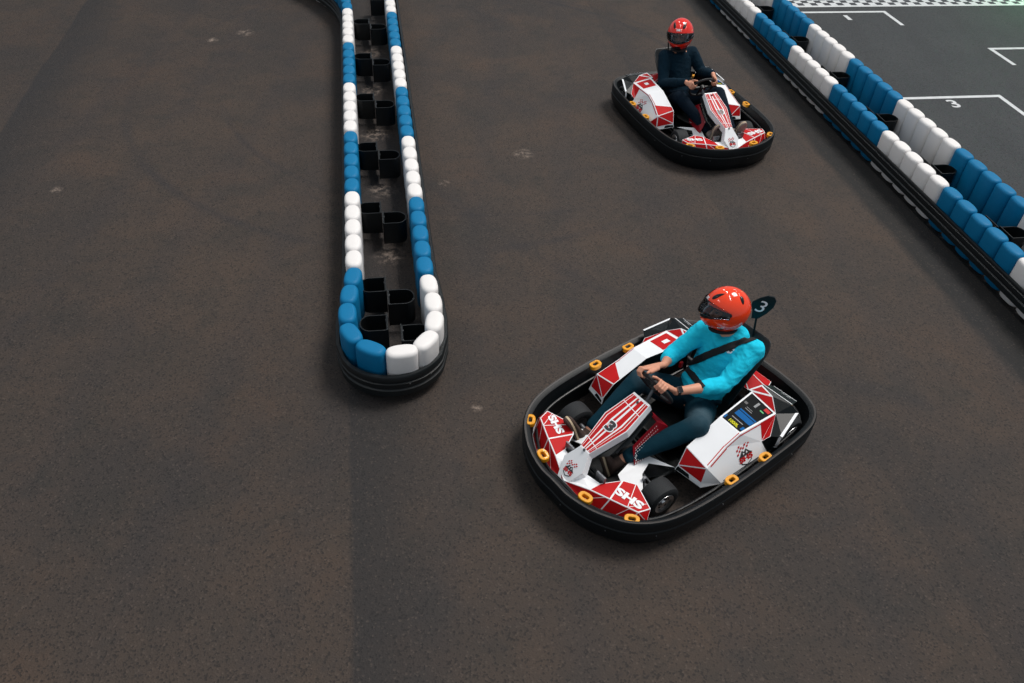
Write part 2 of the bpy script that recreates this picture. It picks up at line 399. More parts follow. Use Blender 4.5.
# ------------------------------------------------------------------ painted marks on the start grid
def quad(bm, pts, z=0.003, mi=0):
    f = bm.faces.new([bm.verts.new(V((p[0], p[1], z))) for p in pts]); f.normal_update(); f.material_index = mi
    if f.normal.z < 0: f.normal_flip()
GD = V((0.6, -3.04, 0)).normalized(); GC = V((1.45, 0.34, 0)); GC = (GC - GD * GC.dot(GD)).normalized()
def mark(name, bm, mats, label, cat, group=None):
    o = obj(name, bm, mats); o['label'] = label; o['category'] = cat
    if group: o['group'] = group
    return o
def grid_box(corner, wdir, width, leg, label):
    bm = BM(); c = V(corner + (0,)); w = 0.065
    e = c + wdir * width; quad(bm, [c, e, e + GD * w, c + GD * w])
    k = -wdir * 0 + wdir * w
    quad(bm, [c + GD * w, c + k + GD * w, c + k + GD * leg, c + GD * leg])
    mark('grid_box_line', bm, 'paint', label, 'painted line', 'painted start grid boxes')
grid_box((5.70, 13.43), -GC, 2.2, 0.62, 'white painted start box line, farthest, just below the chequered strip')
grid_box((6.30, 10.39), -GC, 2.2, 1.6, 'white painted start box line nearest the camera, above the numeral 3')
grid_box((6.81, 12.07), GC, 2.2, 0.62, 'white painted start box line at the right edge of the photo')
def ground_text(s, o, ux, uy, label):
    bm = BM()
    for tr in text_tris(s, 0.02): quad(bm, [V(o + (0,)) + ux * x + uy * y for x, y in tr], 0.004)
    mark('grid_number', bm, 'paint', label, 'painted number')
ground_text('1', (4.965, 12.90), GC * 0.07, -GD * 0.20, 'white painted numeral 1 in the farthest start box, beside the chequered strip')
ground_text('3', (5.50, 9.895), GC * 0.13, -GD * 0.22, 'white painted numeral 3 in the nearest start box, beside the far block row')
bm = BM(); o0 = V((4.136, 13.321, 0)) - GC * 1.2
quad(bm, [o0, o0 + GC * 9, o0 + GC * 9 - GD * 0.07, o0 - GD * 0.07]); q = 0.115
for i in range(78):
    for j in range(9):
        a = o0 - GD * (0.07 + q * j) + GC * (q * i); quad(bm, [a, a + GC * q, a + GC * q - GD * q, a - GD * q], 0.003, 1 if (i + j) % 2 == 0 else 0)
mark('start_line', bm, ['paint', M['digit']], 'black and white chequered start line strip painted on the floor', 'start line')

# ------------------------------------------------------------------ barrier blocks
def block_mesh(w=0.233, t=0.14, h=0.405):
    bm = BM(); n = 28; rings = []
    def ring(z, k, sh=0.0):
        out = []
        for i in range(n):
            a = 2 * PI * (i + .5) / n; c, s = math.cos(a), math.sin(a); e = 2 / 2.7
            x = abs(c) ** e * (1 if c > 0 else -1) * (w / 2 - sh); y = abs(s) ** e * (1 if s > 0 else -1) * (t / 2 - sh)
            out.append(V((x * k, y * k, z)))
        return out
    R = 0.034
    rings.append(ring(0.0, 1, 0.012)); rings.append(ring(0.012, 1, 0.0))
    rings.append(ring(h - R, 1))
    for k in range(1, 6):
        a = PI / 2 * k / 5; rings.append(ring(h - R + R * math.sin(a), 1, R * (1 - math.cos(a))))
    rings.append(ring(h + 0.002, .5, R))
    ring_loft(bm, rings); fixn(bm)
    me = bpy.data.meshes.new('block'); bm.to_mesh(me); bm.free()
    for p in me.polygons: p.use_smooth = True
    try: me.set_sharp_from_angle(angle=math.radians(60))
    except Exception: pass
    return me
B_ME = {}
for k in ('blueblock', 'whiteblock'):
    B_ME[k] = block_mesh(); B_ME[k].materials.append(M[k])
def block(parent, s, n, ang, kind, z=0.045):
    """ang: heading of block's width relative to +s axis"""
    o = bpy.data.objects.new('foam_block', B_ME[kind]); COL.objects.link(o); o.parent = parent
    p = T(s, n, z); o.location = p + V((0, 0, random.uniform(-.002, .002)))
    d = DS * math.cos(ang) + DN * math.sin(ang); o.rotation_euler = (0, 0, math.atan2(d.y, d.x) + random.uniform(-.02, .02))
    o['label'] = 'blue foam block' if kind == 'blueblock' else 'white foam block'
    return o
def rail(parent, path, z0=0.09, z1=0.275, thick=0.03, side=1, closed=False, name='bumper_rail'):
    """path: list of (s, n) along the inner face; the rail grows outward (to the left of travel if side=1)"""
    bm = BM(); rings = []
    prof = [(0, z0), (thick, z0 + .015), (thick, z0 + .065), (thick * .55, z0 + .075), (thick * .55, z0 + .085), (thick, z0 + .095), (thick, z0 + .13), (thick * .55, z0 + .138), (thick * .55, z0 + .146), (thick, z0 + .154), (thick, z1 - .008), (thick * .8, z1), (0, z1)]
    N = len(path)
    for i in range(N):
        a = path[max(i - 1, 0)]; b = path[min(i + 1, N - 1)]
        ds, dn = b[0] - a[0], b[1] - a[1]; l = math.hypot(ds, dn); ns, nn = -dn / l * side, ds / l * side
        s, n = path[i]
        rings.append([T(s + ns * q, n + nn * q, z) for q, z in prof])
    ring_loft(bm, rings); fixn(bm)
    return obj(name, bm, 'rail', parent, smooth=True)
def spacer_mesh(L=0.21, D=0.19, h=0.28):
    """D-shaped strap of black plastic: flat plate with bolts at x=0, round side towards +x, wall 8 mm"""
    bm = BM(); outer = [(0, 0), (0, -D)]
    for k in range(0, 13):
        a = -PI / 2 + PI * k / 12; outer.append((L - D * .42 + math.cos(a) * D * .42, -D / 2 + math.sin(a) * D / 2))
    inner = []
    cx, cy = L * .45, -D / 2
    for x, y in outer: inner.append((cx + (x - cx) * .93, cy + (y - cy) * .92))
    n = len(outer)
    vo = [[bm.verts.new(V((x, y, z))) for x, y in outer] for z in (0.06, h)]; vi = [[bm.verts.new(V((x, y, z))) for x, y in inner] for z in (0.06, h)]
    for i in range(n):
        j = (i + 1) % n
        bm.faces.new((vo[0][i], vo[0][j], vo[1][j], vo[1][i])); bm.faces.new((vi[0][j], vi[0][i], vi[1][i], vi[1][j]))
        bm.faces.new((vo[1][i], vo[1][j], vi[1][j], vi[1][i])); bm.faces.new((vo[0][j], vo[0][i], vi[0][i], vi[0][j]))
    box(bm, (-0.004, -D / 2, (h + .06) / 2 + .004), (0.008, D + .012, h - .05))
    bb = BM()
    tube(bb, [(-.001, -D + .035, h - .03), (0.012, -D + .035, h - .03)], 0.009, 8)
    fixn(bm); fixn(bb)
    a = bpy.data.meshes.new('spacer'); bm.to_mesh(a); bm.free(); b = bpy.data.meshes.new('bolt'); bb.to_mesh(b); bb.free()
    a.materials.append(M['black']); b.materials.append(M['metal']); return a, b
SP, SPB = spacer_mesh()
def spacer(parent, s, n, side, L=None):
    """plate at n, grows towards side*n; far edge at s"""
    o = bpy.data.objects.new('rail_spacer', SP); COL.objects.link(o); o.parent = parent
    o.location = T(s, n); ang = math.atan2(DN.y, DN.x) if side > 0 else math.atan2(-DN.y, -DN.x)
    # x axis of mesh along side*DN; mesh -y must point to -DS
    o.rotation_euler = (0, 0, ang); 
    if side < 0: o.scale = (1, -1, 1)
    for dy, dz in ((0, 0), (.12, 0), (0, -.1), (.12, -.1)):
        c = bpy.data.objects.new('bolt', SPB); COL.objects.link(c); c.parent = o; c.location = (0, dy, dz)
    return o

# centre barrier with the rounded nose
cb = thing('track_barrier', 'blue and white foam block barrier with rounded nose running up the middle of the track', 'barrier', T(5, 0))
cb_inv = V(cb.location)
pit = 1.165 / 5
def color_run(s, s0):     # blocks alternate five by five; s0 = a boundary with white just below it
    k = math.floor((s0 - s) / 1.165); return 'whiteblock' if k % 2 == 0 else 'blueblock'
LS0, RS0 = 11.14, 11.0 + 1.165
s = 5.32 + pit / 2
while s < 11.1:
    block(cb, s, -0.285 - 0.005 * (s - 5) / .9, 0, color_run(s, LS0)); s += pit
# left row bends away to the left beyond s = 11
ps, pn = 11.14, -0.32; lpath = []
for i in range(13):
    a = min(0.085 * (i + .5), .6); cs, cn = ps + math.cos(a) * pit / 2, pn - math.sin(a) * pit / 2
    block(cb, cs, cn, -a, 'blueblock' if (i // 5) % 2 == 0 else 'whiteblock')
    ps, pn = ps + math.cos(a) * pit, pn - math.sin(a) * pit; lpath.append((ps - math.sin(a) * .07 , pn - math.cos(a) * .07))
s = 5.18 + pit / 2
while s < 13.4:
    block(cb, s, 0.285 - .004 * (s - 5), 0, color_run(s, RS0)); s += pit
nose = [(5.20, -.295), (4.975, -.325), (4.745, -.34), (4.515, -.315), (4.335, -.175), (4.275, .045), (4.375, .225), (4.585, .305), (4.815, .315), (5.05, .30)]
for i, (s, n) in enumerate(nose):
    a = nose[max(i - 1, 0)]; b = nose[min(i + 1, 9)]
    block(cb, s, n, math.atan2(b[1] - a[1], b[0] - a[0]), 'blueblock' if i < 5 else 'whiteblock')
path = list(reversed(lpath)) + [(11.14, -.397), (9.8, -.385), (8.6, -.375), (7.4, -.37), (6.2, -.365), (5.3, -.37), (5.0, -.395), (4.8, -.418), (4.58, -.412), (4.42, -.37)]
path += [(4.60 - .405 * math.cos(a), -.020 + .395 * math.sin(a)) for a in [math.radians(x) for x in range(-52, 66, 7)]]
path += [(4.6, .380), (4.8, .393), (5.1, .385), (5.4, .362), (6.2, .36), (8, .36), (10, .36), (13.4, .36)]
rail(cb, path, side=1, z0=.07)
for (s, n) in [(4.17, .09), (4.26, .25), (4.24, -.24), (5.2, .40), (6, .39), (7, .39)]:
    bm = BM(); ellipsoid(bm, T(s, n, .2), .006, .006, .006, None, 8, 6); obj('rail_bolt', bm, 'metal', cb)
for k in range(7):
    sL = 11.15 - 1.162 * k if k < 6 else 4.90
    if k < 6: spacer(cb, 11.19 - 1.165 * k, -0.045, -1); spacer(cb, 11.0 - 1.162 * k, -.025, 1)
spacer(cb, 4.88, -0.05, -1); spacer(cb, 4.74, 0.06, 1); spacer(cb, 12.1, 0.0, 1)
for ch in cb.children:
    ch.location = ch.location - cb_inv

# right-hand barrier: two parallel rows
rb = thing('track_barrier', 'row of blue and white foam blocks behind a black rail at the track edge', 'barrier', T(8, 5.47), group=None)
bb2 = thing('track_barrier', 'rear row of blue and white foam blocks bordering the painted start grid', 'barrier', T(8, 6.08), group=None)
k = 0
for i in range(0, 50):
    s = 13.2 - (i + .5) * 0.2365
    if s < 1.8: break
    block(rb, s, 5.475 - .012 * (s - 7), 0, 'blueblock' if math.floor((10.86 - s) / 1.1825) % 2 == 0 else 'whiteblock')
    block(bb2, s + .03, 6.075 - .012 * (s - 7), 0, 'whiteblock' if math.floor((10.42 - s - .03) / 1.1825) % 2 == 0 else 'blueblock')
rail(rb, [(1.6, 5.4648), (13.4, 5.3232)], side=-1, z0=0.10, z1=0.272, thick=.022)
for k_ in range(-1, 8):
    s = 11.55 - 1.19 * k_
    spacer(bb2, s, 5.80 - .012 * (s - 7), 1); spacer(rb, s + .19, 5.765 - .012 * (s - 7), -1)
for t in (rb, bb2):
    for ch in t.children: ch.location = ch.location - V(t.location)
# far row rail faces the grid side
r = rail(bb2, [(1.6, 6.2098), (13.4, 6.0682)], side=1, z0=0.085, z1=0.28, thick=.032); r.location = -V(bb2.location)

# ------------------------------------------------------------------ kart
HALF = [(0.10, 0.0), (0.10, 0.14), (0.06, 0.30), (0.0, 0.42), (-0.08, 0.53), (-0.20, 0.62), (-0.36, 0.68), (-0.60, 0.712), (-0.95, 0.725), (-1.30, 0.72), (-1.55, 0.71), (-1.74, 0.68), (-1.87, 0.60), (-1.94, 0.46), (-1.97, 0.26), (-1.975, 0.0)]
def smooth_closed(half, sub=4):
    pts = half + [(x, -y) for x, y in reversed(half[1:-1])]; N = len(pts); out = []
    for i in range(N):
        p0, p1, p2, p3 = [V((*pts[(i + k) % N], 0)) for k in (-1, 0, 1, 2)]
        for j in range(sub):
            t = j / sub; out.append(0.5 * ((2 * p1) + (-p0 + p2) * t + (2 * p0 - 5 * p1 + 4 * p2 - p3) * t * t + (-p0 + 3 * p1 - 3 * p2 + p3) * t ** 3))
    return out
OUT = smooth_closed(HALF)
def outline_ring(off, z):
    N = len(OUT); r = []
    for i in range(N):
        d = (OUT[(i + 1) % N] - OUT[i - 1]).normalized(); n = V((-d.y, d.x, 0))   # inward for the counter-clockwise outline
        r.append(OUT[i] + n * off + V((0, 0, z)))
    return r
_c = sum(OUT, V((0, 0, 0))) / len(OUT)
_d = (OUT[1] - OUT[-1]).normalized(); INS = 1 if V((-_d.y, _d.x, 0)).dot(_c - OUT[0]) > 0 else -1

def make_kart(number, label):
    k = thing('go_kart', label, 'go-kart')
    # --- surrounding bumper: hollow black ring with worn top rim
    prof = [(0.050, .262), (.022, .280), (.008, .280), (0.0, .268), (0.0, .20), (.008, .193), (.008, .185), (0.0, .178), (0.004, .105), (.022, .06), (.045, .018), (.085, .018), (.085, .05), (.075, .12), (.07, .20), (.05, .25)]
    bm = BM(); rings = [outline_ring(INS * o, z) for o, z in prof]
    vs = [[bm.verts.new(p) for p in r] for r in rings]; N = len(OUT)
    for a in range(len(prof)):
        A, B = vs[a], vs[(a + 1) % len(prof)]
        for i in range(N):
            j = (i + 1) % N; f = bm.faces.new((A[i], A[j], B[j], B[i])); f.material_index = 1 if a == 1 else 0
    nf = len(bm.faces)
    for i in range(3, N, 9):
        p = outline_ring(-INS * 0.001, .15)[i]; ellipsoid(bm, p, .005, .005, .005, None, 6, 5)
    bm.faces.ensure_lookup_table()
    for f in list(bm.faces)[nf:]: f.material_index = 2
    fixn(bm); bump = obj('bumper', bm, ['bumper', 'lip', 'metal'], k, smooth=True)
    bm = BM(); r = outline_ring(INS * 0.10, .19); tube(bm, r, .011, 8, closed=True); obj('bumper_tube', bm, 'black', k, smooth=True)
    # --- yellow bumper clips
    def clip_me():
        b = BM(); n = 20; 
        def ringp(a):  # rounded rectangle
            x = math.copysign(abs(math.cos(a)) ** .7, math.cos(a)) * .024; y = math.copysign(abs(math.sin(a)) ** .7, math.sin(a)) * .036; return V((x, y, 0))
        pts = [ringp(2 * PI * i / n) for i in range(n)]
        rr = []
        secs = []
        for p in pts:
            d = p.normalized(); secs.append([p + d * .013 + V((0, 0, .014)), p - d * .012 + V((0, 0, .014)), p - d * .012 - V((0, 0, .02)), p + d * .013 - V((0, 0, .02))])
        v = [[b.verts.new(q) for q in s_] for s_ in secs]
        for i in range(n):
            A, B = v[i], v[(i + 1) % n]
            for j in range(4): b.faces.new((A[j], A[(j + 1) % 4], B[(j + 1) % 4], B[j]))
        bevel(b, .003, 1); fixn(b); m_ = bpy.data.meshes.new('clip'); b.to_mesh(m_); b.free(); m_.materials.append(M['yellow']); return m_
    cm = clip_me()
    for x, y in ((-.125, .508), (-.125, -.508), (.0, .213), (.0, -.213), (-.876, .668), (-.876, -.668), (-1.215, .67), (-1.215, -.67), (-1.72, .46), (-1.72, -.46)):
        o = bpy.data.objects.new('bumper_clip', cm); COL.objects.link(o); o.parent = k
        o.location = (x, y, .262); 
        if abs(x + .125) < .01: a = math.radians(42) * (1 if y > 0 else -1)
        elif abs(x) < .01: a = math.radians(12) * (1 if y > 0 else -1)
        elif x < -1.5: a = math.radians(138) * (1 if y > 0 else -1)
        else: a = math.radians(90)
        o.rotation_euler = (0, 0, a)
    # --- floor tray and frame tubes
    bm = BM(); tray = [(-.08, .22), (-.2, .26), (-.55, .22), (-.75, .30), (-1.0, .34), (-1.75, .34)]
    pts = tray + [(x, -y) for x, y in reversed(tray)]
    top = [bm.verts.new(V((x, y, .055))) for x, y in pts]; bot = [bm.verts.new(V((x, y, .045))) for x, y in pts]
    bm.faces.new(top); bm.faces.new(list(reversed(bot)))
    for i in range(len(pts)): j = (i + 1) % len(pts); bm.faces.new((top[j], top[i], bot[i], bot[j]))
    fixn(bm); obj('floor_tray', bm, 'black', k)
    bm = BM()
    for sg in (1, -1):
        tube(bm, [(.02, .10 * sg, .12), (-.05, .22 * sg, .10), (-.30, .27 * sg, .09), (-.70, .30 * sg, .09), (-1.2, .36 * sg, .09), (-1.80, .36 * sg, .10)], .015, 8)
        tube(bm, [(-.85, .30 * sg, .09), (-.9, .62 * sg, .12), (-1.25, .62 * sg, .12), (-1.3, .36 * sg, .09)], .012, 8)
        tube(bm, [(-.02, .2 * sg, .12), (.0, .22 * sg, .19), (.03, .3 * sg, .19)], .010, 8)
    for x in (-.30, -.75, -1.3, -1.8): tube(bm, [(x, -.33, .09), (x, .33, .09)], .013, 8)
    tube(bm, [(-1.80, -.36, .10), (-1.84, 0, .2), (-1.80, .36, .10)], .013, 8)
    obj('frame', bm, 'black', k, smooth=True)
    # white angular sheets beside the pedals and in front of the pods
    for sg in (1, -1):
        p = Panel({'a': (-.36, .15 * sg, .17), 'b': (-.30, .30 * sg, .15), 'c': (-.42, .33 * sg, .15), 'd': (-.50, .24 * sg, .17), 'e': (-.60, .20 * sg, .17), 'f': (-.72, .33 * sg, .17), 'g': (-.68, .26 * sg, .18), 'h': (-.60, .10 * sg, .19)}, ['white'], .006)
        p.face(0, 'abcd', 'white', (0, 0, 1)); p.face(1, 'adeh', 'white', (0, 0, 1)); p.face(2, 'efgh', 'white', (0, 0, 1))
        p.build('side_deck', k, 'white angular floor panel')
    # --- wheels
    def wheel(x, y, R, W, steer=0.0, out=1):
        t = bpy.data.objects.new('wheel', None)
        bm = BM(); n = 40; h = W / 2
        prof = [(-h * .92, R * .52), (-h, R * .62), (-h, R * .86), (-h * .86, R * .97), (-h * .6, R), (0, R * 1.005), (h * .6, R), (h * .86, R * .97), (h, R * .86), (h, R * .62), (h * .92, R * .52)]
        vs = [[bm.verts.new(V((math.cos(a) * r, yy, math.sin(a) * r))) for a in (2 * PI * i / n for i in range(n))] for yy, r in prof]
        for a in range(len(prof)):
            A, B = vs[a], vs[(a + 1) % len(prof)]
            for i in range(n): bm.faces.new((A[i], A[(i + 1) % n], B[(i + 1) % n], B[i]))
        fixn(bm); w = obj('wheel', bm, 'rubber', k, smooth=True, label='black slick tyre')
        bpy.data.objects.remove(t)
        w.location = (x, y, R + .002); w.rotation_euler = (0, 0, steer)
        bm = BM(); prof = [(-h * .5, .001), (-h * .5, R * .42), (-h * .7, R * .47), (-h * .98, R * .60), (-h * .9, R * .62), (-h * .7, R * .50), (-h * .2, R * .46), (h * .2, R * .46), (h * .7, R * .50), (h * .9, R * .62), (h * 1.02, R * .60), (h * .98, R * .55), (h * .80, R * .46), (h * .76, R * .18), (h * .92, R * .14), (h * .92, .001)]
        vs = [[bm.verts.new(V((math.cos(a) * r, yy * out, math.sin(a) * r))) for a in (2 * PI * i / n for i in range(n))] for yy, r in prof]
        for A, B in zip(vs, vs[1:]):
            for i in range(n): bm.faces.new((A[i], A[(i + 1) % n], B[(i + 1) % n], B[i]))
        fixn(bm); rim_me = bpy.data.meshes.new('rim'); bm.to_mesh(rim_me); bm.free()
        bm = BM()
        for i in range(3):
            a = 2 * PI * i / 3; ellipsoid(bm, (math.cos(a) * R * .26, h * .78 * out, math.sin(a) * R * .26), .008, .008, .008, None, 8, 6)
        for i in range(5):   # dark windows between the spokes
            a = 2 * PI * i / 5 + .3; X = V((math.cos(a), 0, math.sin(a))); Z = V((-math.sin(a), 0, math.cos(a)))
            box(bm, X * (R * .34) + V((0, (h * .775) * out, 0)), (R * .09, .006, R * .13), (X, V((0, 1, 0)), Z))
        for f in bm.faces: f.material_index = 1
        extra = bpy.data.meshes.new('t'); bm.to_mesh(extra); bm.free()
        bm = BM(); bm.from_mesh(rim_me); bm.from_mesh(extra); bpy.data.meshes.remove(extra)
        obj('rim', bm, ['chrome', 'trim'], w, smooth=True)
    st = -0.10
    wheel(-.475, .42, .128, .135, st, 1); wheel(-.475, -.42, .128, .135, st, -1)
    wheel(-1.63, .50, .140, .20, 0, 1); wheel(-1.63, -.50, .140, .20, 0, -1)
    bm = BM()
    tube(bm, [(-1.63, -.42, .14), (-1.63, .42, .14)], .018, 10)
    for sg in (1, -1):
        tube(bm, [(-.475, .36 * sg, .13), (-.475, .28 * sg, .12)], .018, 10)
        tube(bm, [(-.475, .28 * sg, .08), (-.475, .28 * sg, .19)], .013, 8)
        tube(bm, [(-.52, .33 * sg, .12), (-.55, .04 * sg, .14)], .008, 8)
        tube(bm, [(-.475, .28 * sg, .10), (-.42, .2 * sg, .09)], .013, 8)
    obj('axle', bm, 'metal', k, smooth=True)
    # --- pedals
    for sg in (1, -1):
        bm = BM(); y = .155 * sg - .0
        tube(bm, [(-.16, y, .08), (-.17, y, .20), (-.19, y, .27)], .008, 8); box(bm, (-.185, y, .25), (.012, .08, .10)); box(bm, (-.16, y, .08), (.03, .05, .04))
        fixn(bm); obj('pedal', bm, 'metal', k)
    # --- nose wings
    for sg in (1, -1):
        S = (lambda p: V((p[0], p[1] * sg, p[2])))
        v = {'a': S((-.005, .0, .215)), 'b': S((-.035, .285, .205)), 'c': S((-.13, .475, .195)), 'd': S((-.235, .545, .19)), 'e': S((-.285, .515, .225)), 'f': S((-.355, .325, .25)), 'g': S((-.30, .245, .25)), 'h': S((-.165, .175, .245)), 'i': S((-.13, .0, .245)),
             'm': S((-.075, .17, .245)), 'n': S((-.125, .31, .245)), 'o': S((-.20, .49, .225)),
             'A': S((-.0, .0, .165)), 'B': S((-.025, .29, .155)), 'C': S((-.122, .485, .15)), 'D': S((-.235, .557, .15))}
        def flz(k_, a, b, c):
            A_, B_, C_ = v[a], v[b], v[c]; n = (B_ - A_).cross(C_ - A_); q_ = v[k_]; q_.z = A_.z - (n.x * (q_.x - A_.x) + n.y * (q_.y - A_.y)) / n.z
        flz('n', 'm', 'h', 'g'); flz('o', 'n', 'g', 'f'); flz('e', 'n', 'g', 'f'); flz('b', 'a', 'm', 'n'); flz('c', 'b', 'n', 'o')
        p = Panel(v, ['white', 'red'], .006)
        up_ = (0, 0, 1)
        p.face('f1', 'abnm', 'white', up_, 'red', .005); p.face('f2', 'bcon', 'white', up_, 'red', .005); p.face('f3', 'cdo', 'white', up_, 'red', .003)
        p.face('t0', 'amhi', 'white', up_); p.face('t1', 'mngh', 'white', up_, 'red', .006); p.face('t2', 'noefg', 'white', up_, 'red', .006); p.face('t3', 'ode', 'white', up_, 'red', .003)
        for fk, q in (('l1', 'abBA'), ('l2', 'bcCB'), ('l3', 'cdDC')): p.face(fk, q, 'white', (1, 0.3 * sg, 0))
        # white cracks in the red
        vv = p.v
        p.line('t2', vv['n'].lerp(vv['o'], .62), vv['g'].lerp(vv['f'], .9), .005, 'white'); p.line('t2', vv['n'].lerp(vv['o'], .62), vv['e'].lerp(vv['f'], .2), .004, 'white')
        p.line('f1', vv['a'].lerp(vv['b'], .5), vv['m'].lerp(vv['n'], .8), .004, 'white'); p.line('f2', vv['b'].lerp(vv['c'], .3), vv['n'].lerp(vv['o'], .7), .004, 'white')
        # SHS lettering reads from the front of the kart, towards +y
        if sg > 0: p.text('t2', 'SHS', (-.178, .285, .2485), V((-.04, .20, -.014)), V((-.062, -.014, 0.001)), 'white', 4, .05)
        else: p.text('t2', 'SHS', (-.245, -.47, .2345), V((.045, .17, .018)), V((-.058, .012, .001)), 'white', 4, .05)
        p.build('nose_wing', k)
        for (x, y) in ((-.285, .46), (-.31, .39)):
            bm = BM(); tube(bm, [(x, y * sg, .225), (x, y * sg, .2485)], .011, 14); fixn(bm); obj('fastener', bm, 'metal', k)
    # --- steering fairing: kite-shaped badge plate rising into the long red number strip
    yo = -.02
    S = lambda x, y, z: V((x, y + yo, z))
    v = {'t': S(-.005, -.042, .205), 't2': S(-.005, .048, .205), 'a': S(-.095, -.09, .295), 'b': S(-.095, .09, .295), 'c': S(-.18, -.043, .38), 'd': S(-.18, .043, .38), 'e': S(-.44, -.105, .485), 'f': S(-.44, .105, .485), 'g': S(-.665, -.075, .575), 'h': S(-.665, .075, .575),
         'b2': S(-.13, .10, .23), 'd2': S(-.21, .052, .32), 'a2': S(-.13, -.10, .23), 'c2': S(-.21, -.052, .32), 'f2': S(-.46, .115, .43), 'e2': S(-.46, -.115, .43), 'h2': S(-.68, .085, .53), 'g2': S(-.68, -.085, .53), 's2': S(-.025, .055, .175), 's1': S(-.025, -.050, .175)}
    p = Panel({kk: vv for kk, vv in v.items()}, ['white', 'red', 'gloss_black'], .006)
    def F(fid, keys, base, out, fill=None, m_=.005): return p.face(fid, keys, base, out, fill, m_)
    F('badge', ['t', 't2', 'b', 'a'], 'white', (0, 0, 1)); F('badge2', ['a', 'b', 'd', 'c'], 'white', (0, 0, 1))
    F('s1', ['c', 'd', 'f', 'e'], 'white', (0, 0, 1)); F('s2', ['e', 'f', 'h', 'g'], 'white', (0, 0, 1))
    F('r0', ['t2', 'b', 'b2', 's2'], 'white', (0, 1, 0)); F('r1', ['b', 'd', 'd2', 'b2'], 'white', (0, 1, 0)); F('r2', ['d', 'f', 'f2', 'd2'], 'white', (0, 1, 0)); F('r3', ['f', 'h', 'h2', 'f2'], 'white', (0, 1, 0))
    F('q0', ['t', 'a', 'a2', 's1'], 'white', (0, -1, 0)); F('q1', ['a', 'c', 'c2', 'a2'], 'white', (0, -1, 0)); F('q2', ['c', 'e', 'e2', 'c2'], 'white', (0, -1, 0)); F('q3', ['e', 'g', 'g2', 'e2'], 'white', (0, -1, 0))
    F('bk', ['g', 'h', 'h2', 'g2'], 'white', (-1, 0, 0)); F('fr', ['t', 't2', 's2', 's1'], 'white', (1, 0, 0))
    def bil(A, B, C, D, u, w): return A.lerp(B, u).lerp(D.lerp(C, u), w)     # u across, w along
    pv = p.v
    for fid, q in (('s1', ('c', 'd', 'f', 'e')), ('s2', ('e', 'f', 'h', 'g'))):
        A, B, C, D = [pv[x] for x in q]
        w0, w1 = (.04, 1.0) if fid == 's1' else (0.0, .93)
        for u0, u1 in ((.03, .10), (.13, .30), (.37, .46), (.54, .72), (.78, .845), (.87, .97)):
            p.poly(fid, [bil(A, B, C, D, u0, w0), bil(A, B, C, D, u1, w0), bil(A, B, C, D, u1, w1), bil(A, B, C, D, u0, w1)], 'red')
        A_ = bil(A, B, C, D, .02, .62 if fid == 's2' else .3); B_ = bil(A, B, C, D, .98, .55 if fid == 's2' else .22); p.line(fid, A_, B_, .005, 'white')
    A, B, C, D = [pv[x] for x in ('c', 'd', 'f', 'e')]
    g0 = bil(A, B, C, D, .5, .84); ux = V((0, 1, 0)); uy = (D - A).normalized()
    uy = V((-.92, 0, .36)).normalized(); w_, h_ = (.060, .075) if len(number) == 1 else (.072, .065)
    p.text('s1', number, g0 - ux * (w_ / 2 + .007) - uy * (h_ / 2 + .007), ux * (w_ + .014), uy * (h_ + .014), 'white', 3, .07)
    p.text('s1', number, g0 - ux * w_ / 2 - uy * h_ / 2, ux * w_, uy * h_, 'digit', 4.5, .05)
    p.logo('badge', (pv['t'] + pv['t2'] + pv['a'] + pv['b']) / 4 - V((.018, 0, -.01)), V((0, .085, 0)), V((-.07, 0, .07)))
    for q in (pv['c'].lerp(pv['d'], .5), pv['g'].lerp(pv['h'], .5).lerp(pv['e'].lerp(pv['f'], .5), .17)):
        bm = BM(); tube(bm, [q - V((0, 0, .004)), q + V((0.003, 0, .008))], .009, 12); fixn(bm); obj('fastener', bm, 'digit', k)
    p.build('steering_fairing', k, 'red and white striped fairing with the number')
    # dark side cheeks and the dotted red cover behind the fairing
    for sg in (1, -1):
        bm = BM(); pts = [V((-.24, (.072) * sg + yo, .335)), V((-.33, .09 * sg + yo, .30)), V((-.47, .125 * sg + yo, .36)), V((-.69, .10 * sg + yo, .49)), V((-.675, .092 * sg + yo, .53)), V((-.46, .118 * sg + yo, .43))]
        A_ = [bm.verts.new(q) for q in pts]; B_ = [bm.verts.new(q - V((0, .012 * sg, 0))) for q in pts]
        bm.faces.new(A_); bm.faces.new(list(reversed(B_)))
        for i in range(6): j = (i + 1) % 6; bm.faces.new((A_[j], A_[i], B_[i], B_[j]))
        fixn(bm); obj('fairing_cheek', bm, 'gloss_black', k)
    for sg in (1, -1):
        p = Panel({'a': (-.52, .10 * sg, .30), 'b': (-.72, .10 * sg, .42), 'c': (-.80, .14 * sg, .36), 'd': (-.74, .17 * sg, .20), 'e': (-.50, .16 * sg, .18), 'f': (-.80, .0, .37), 'g': (-.72, 0, .44)}, ['darkred', 'white'], .006)
        p.face('s', 'abcde', 'darkred', (0, sg, .2)); p.face('t', 'bcfg', 'darkred', (0, 0, 1))
        q = [p.v[x] for x in 'abcde']
        for i in range(12):
            for j in range(7):
                u, w = (i + .5 + .3 * (j % 2)) / 12.5, (j + .5) / 7
                if u > .97: continue
                c = q[0].lerp(q[1], u).lerp(q[4].lerp(q[3], u), w); r = .0045 + .004 * w * (1 - u * .5)
                X = (q[1] - q[0]).normalized(); Y = (q[4] - q[0]).normalized()
                p.poly('s', [c + X * r, c + Y * r, c - X * r, c - Y * r], 'white', 1.5)
        p.line('s', q[0].lerp(q[4], .55), q[2].lerp(q[3], .5), .004, 'white'); p.build('tank_cover', k, 'dark red cover with white dots')
    # --- side pods
    pk = lambda u, v_, z: K3(u, v_, z)
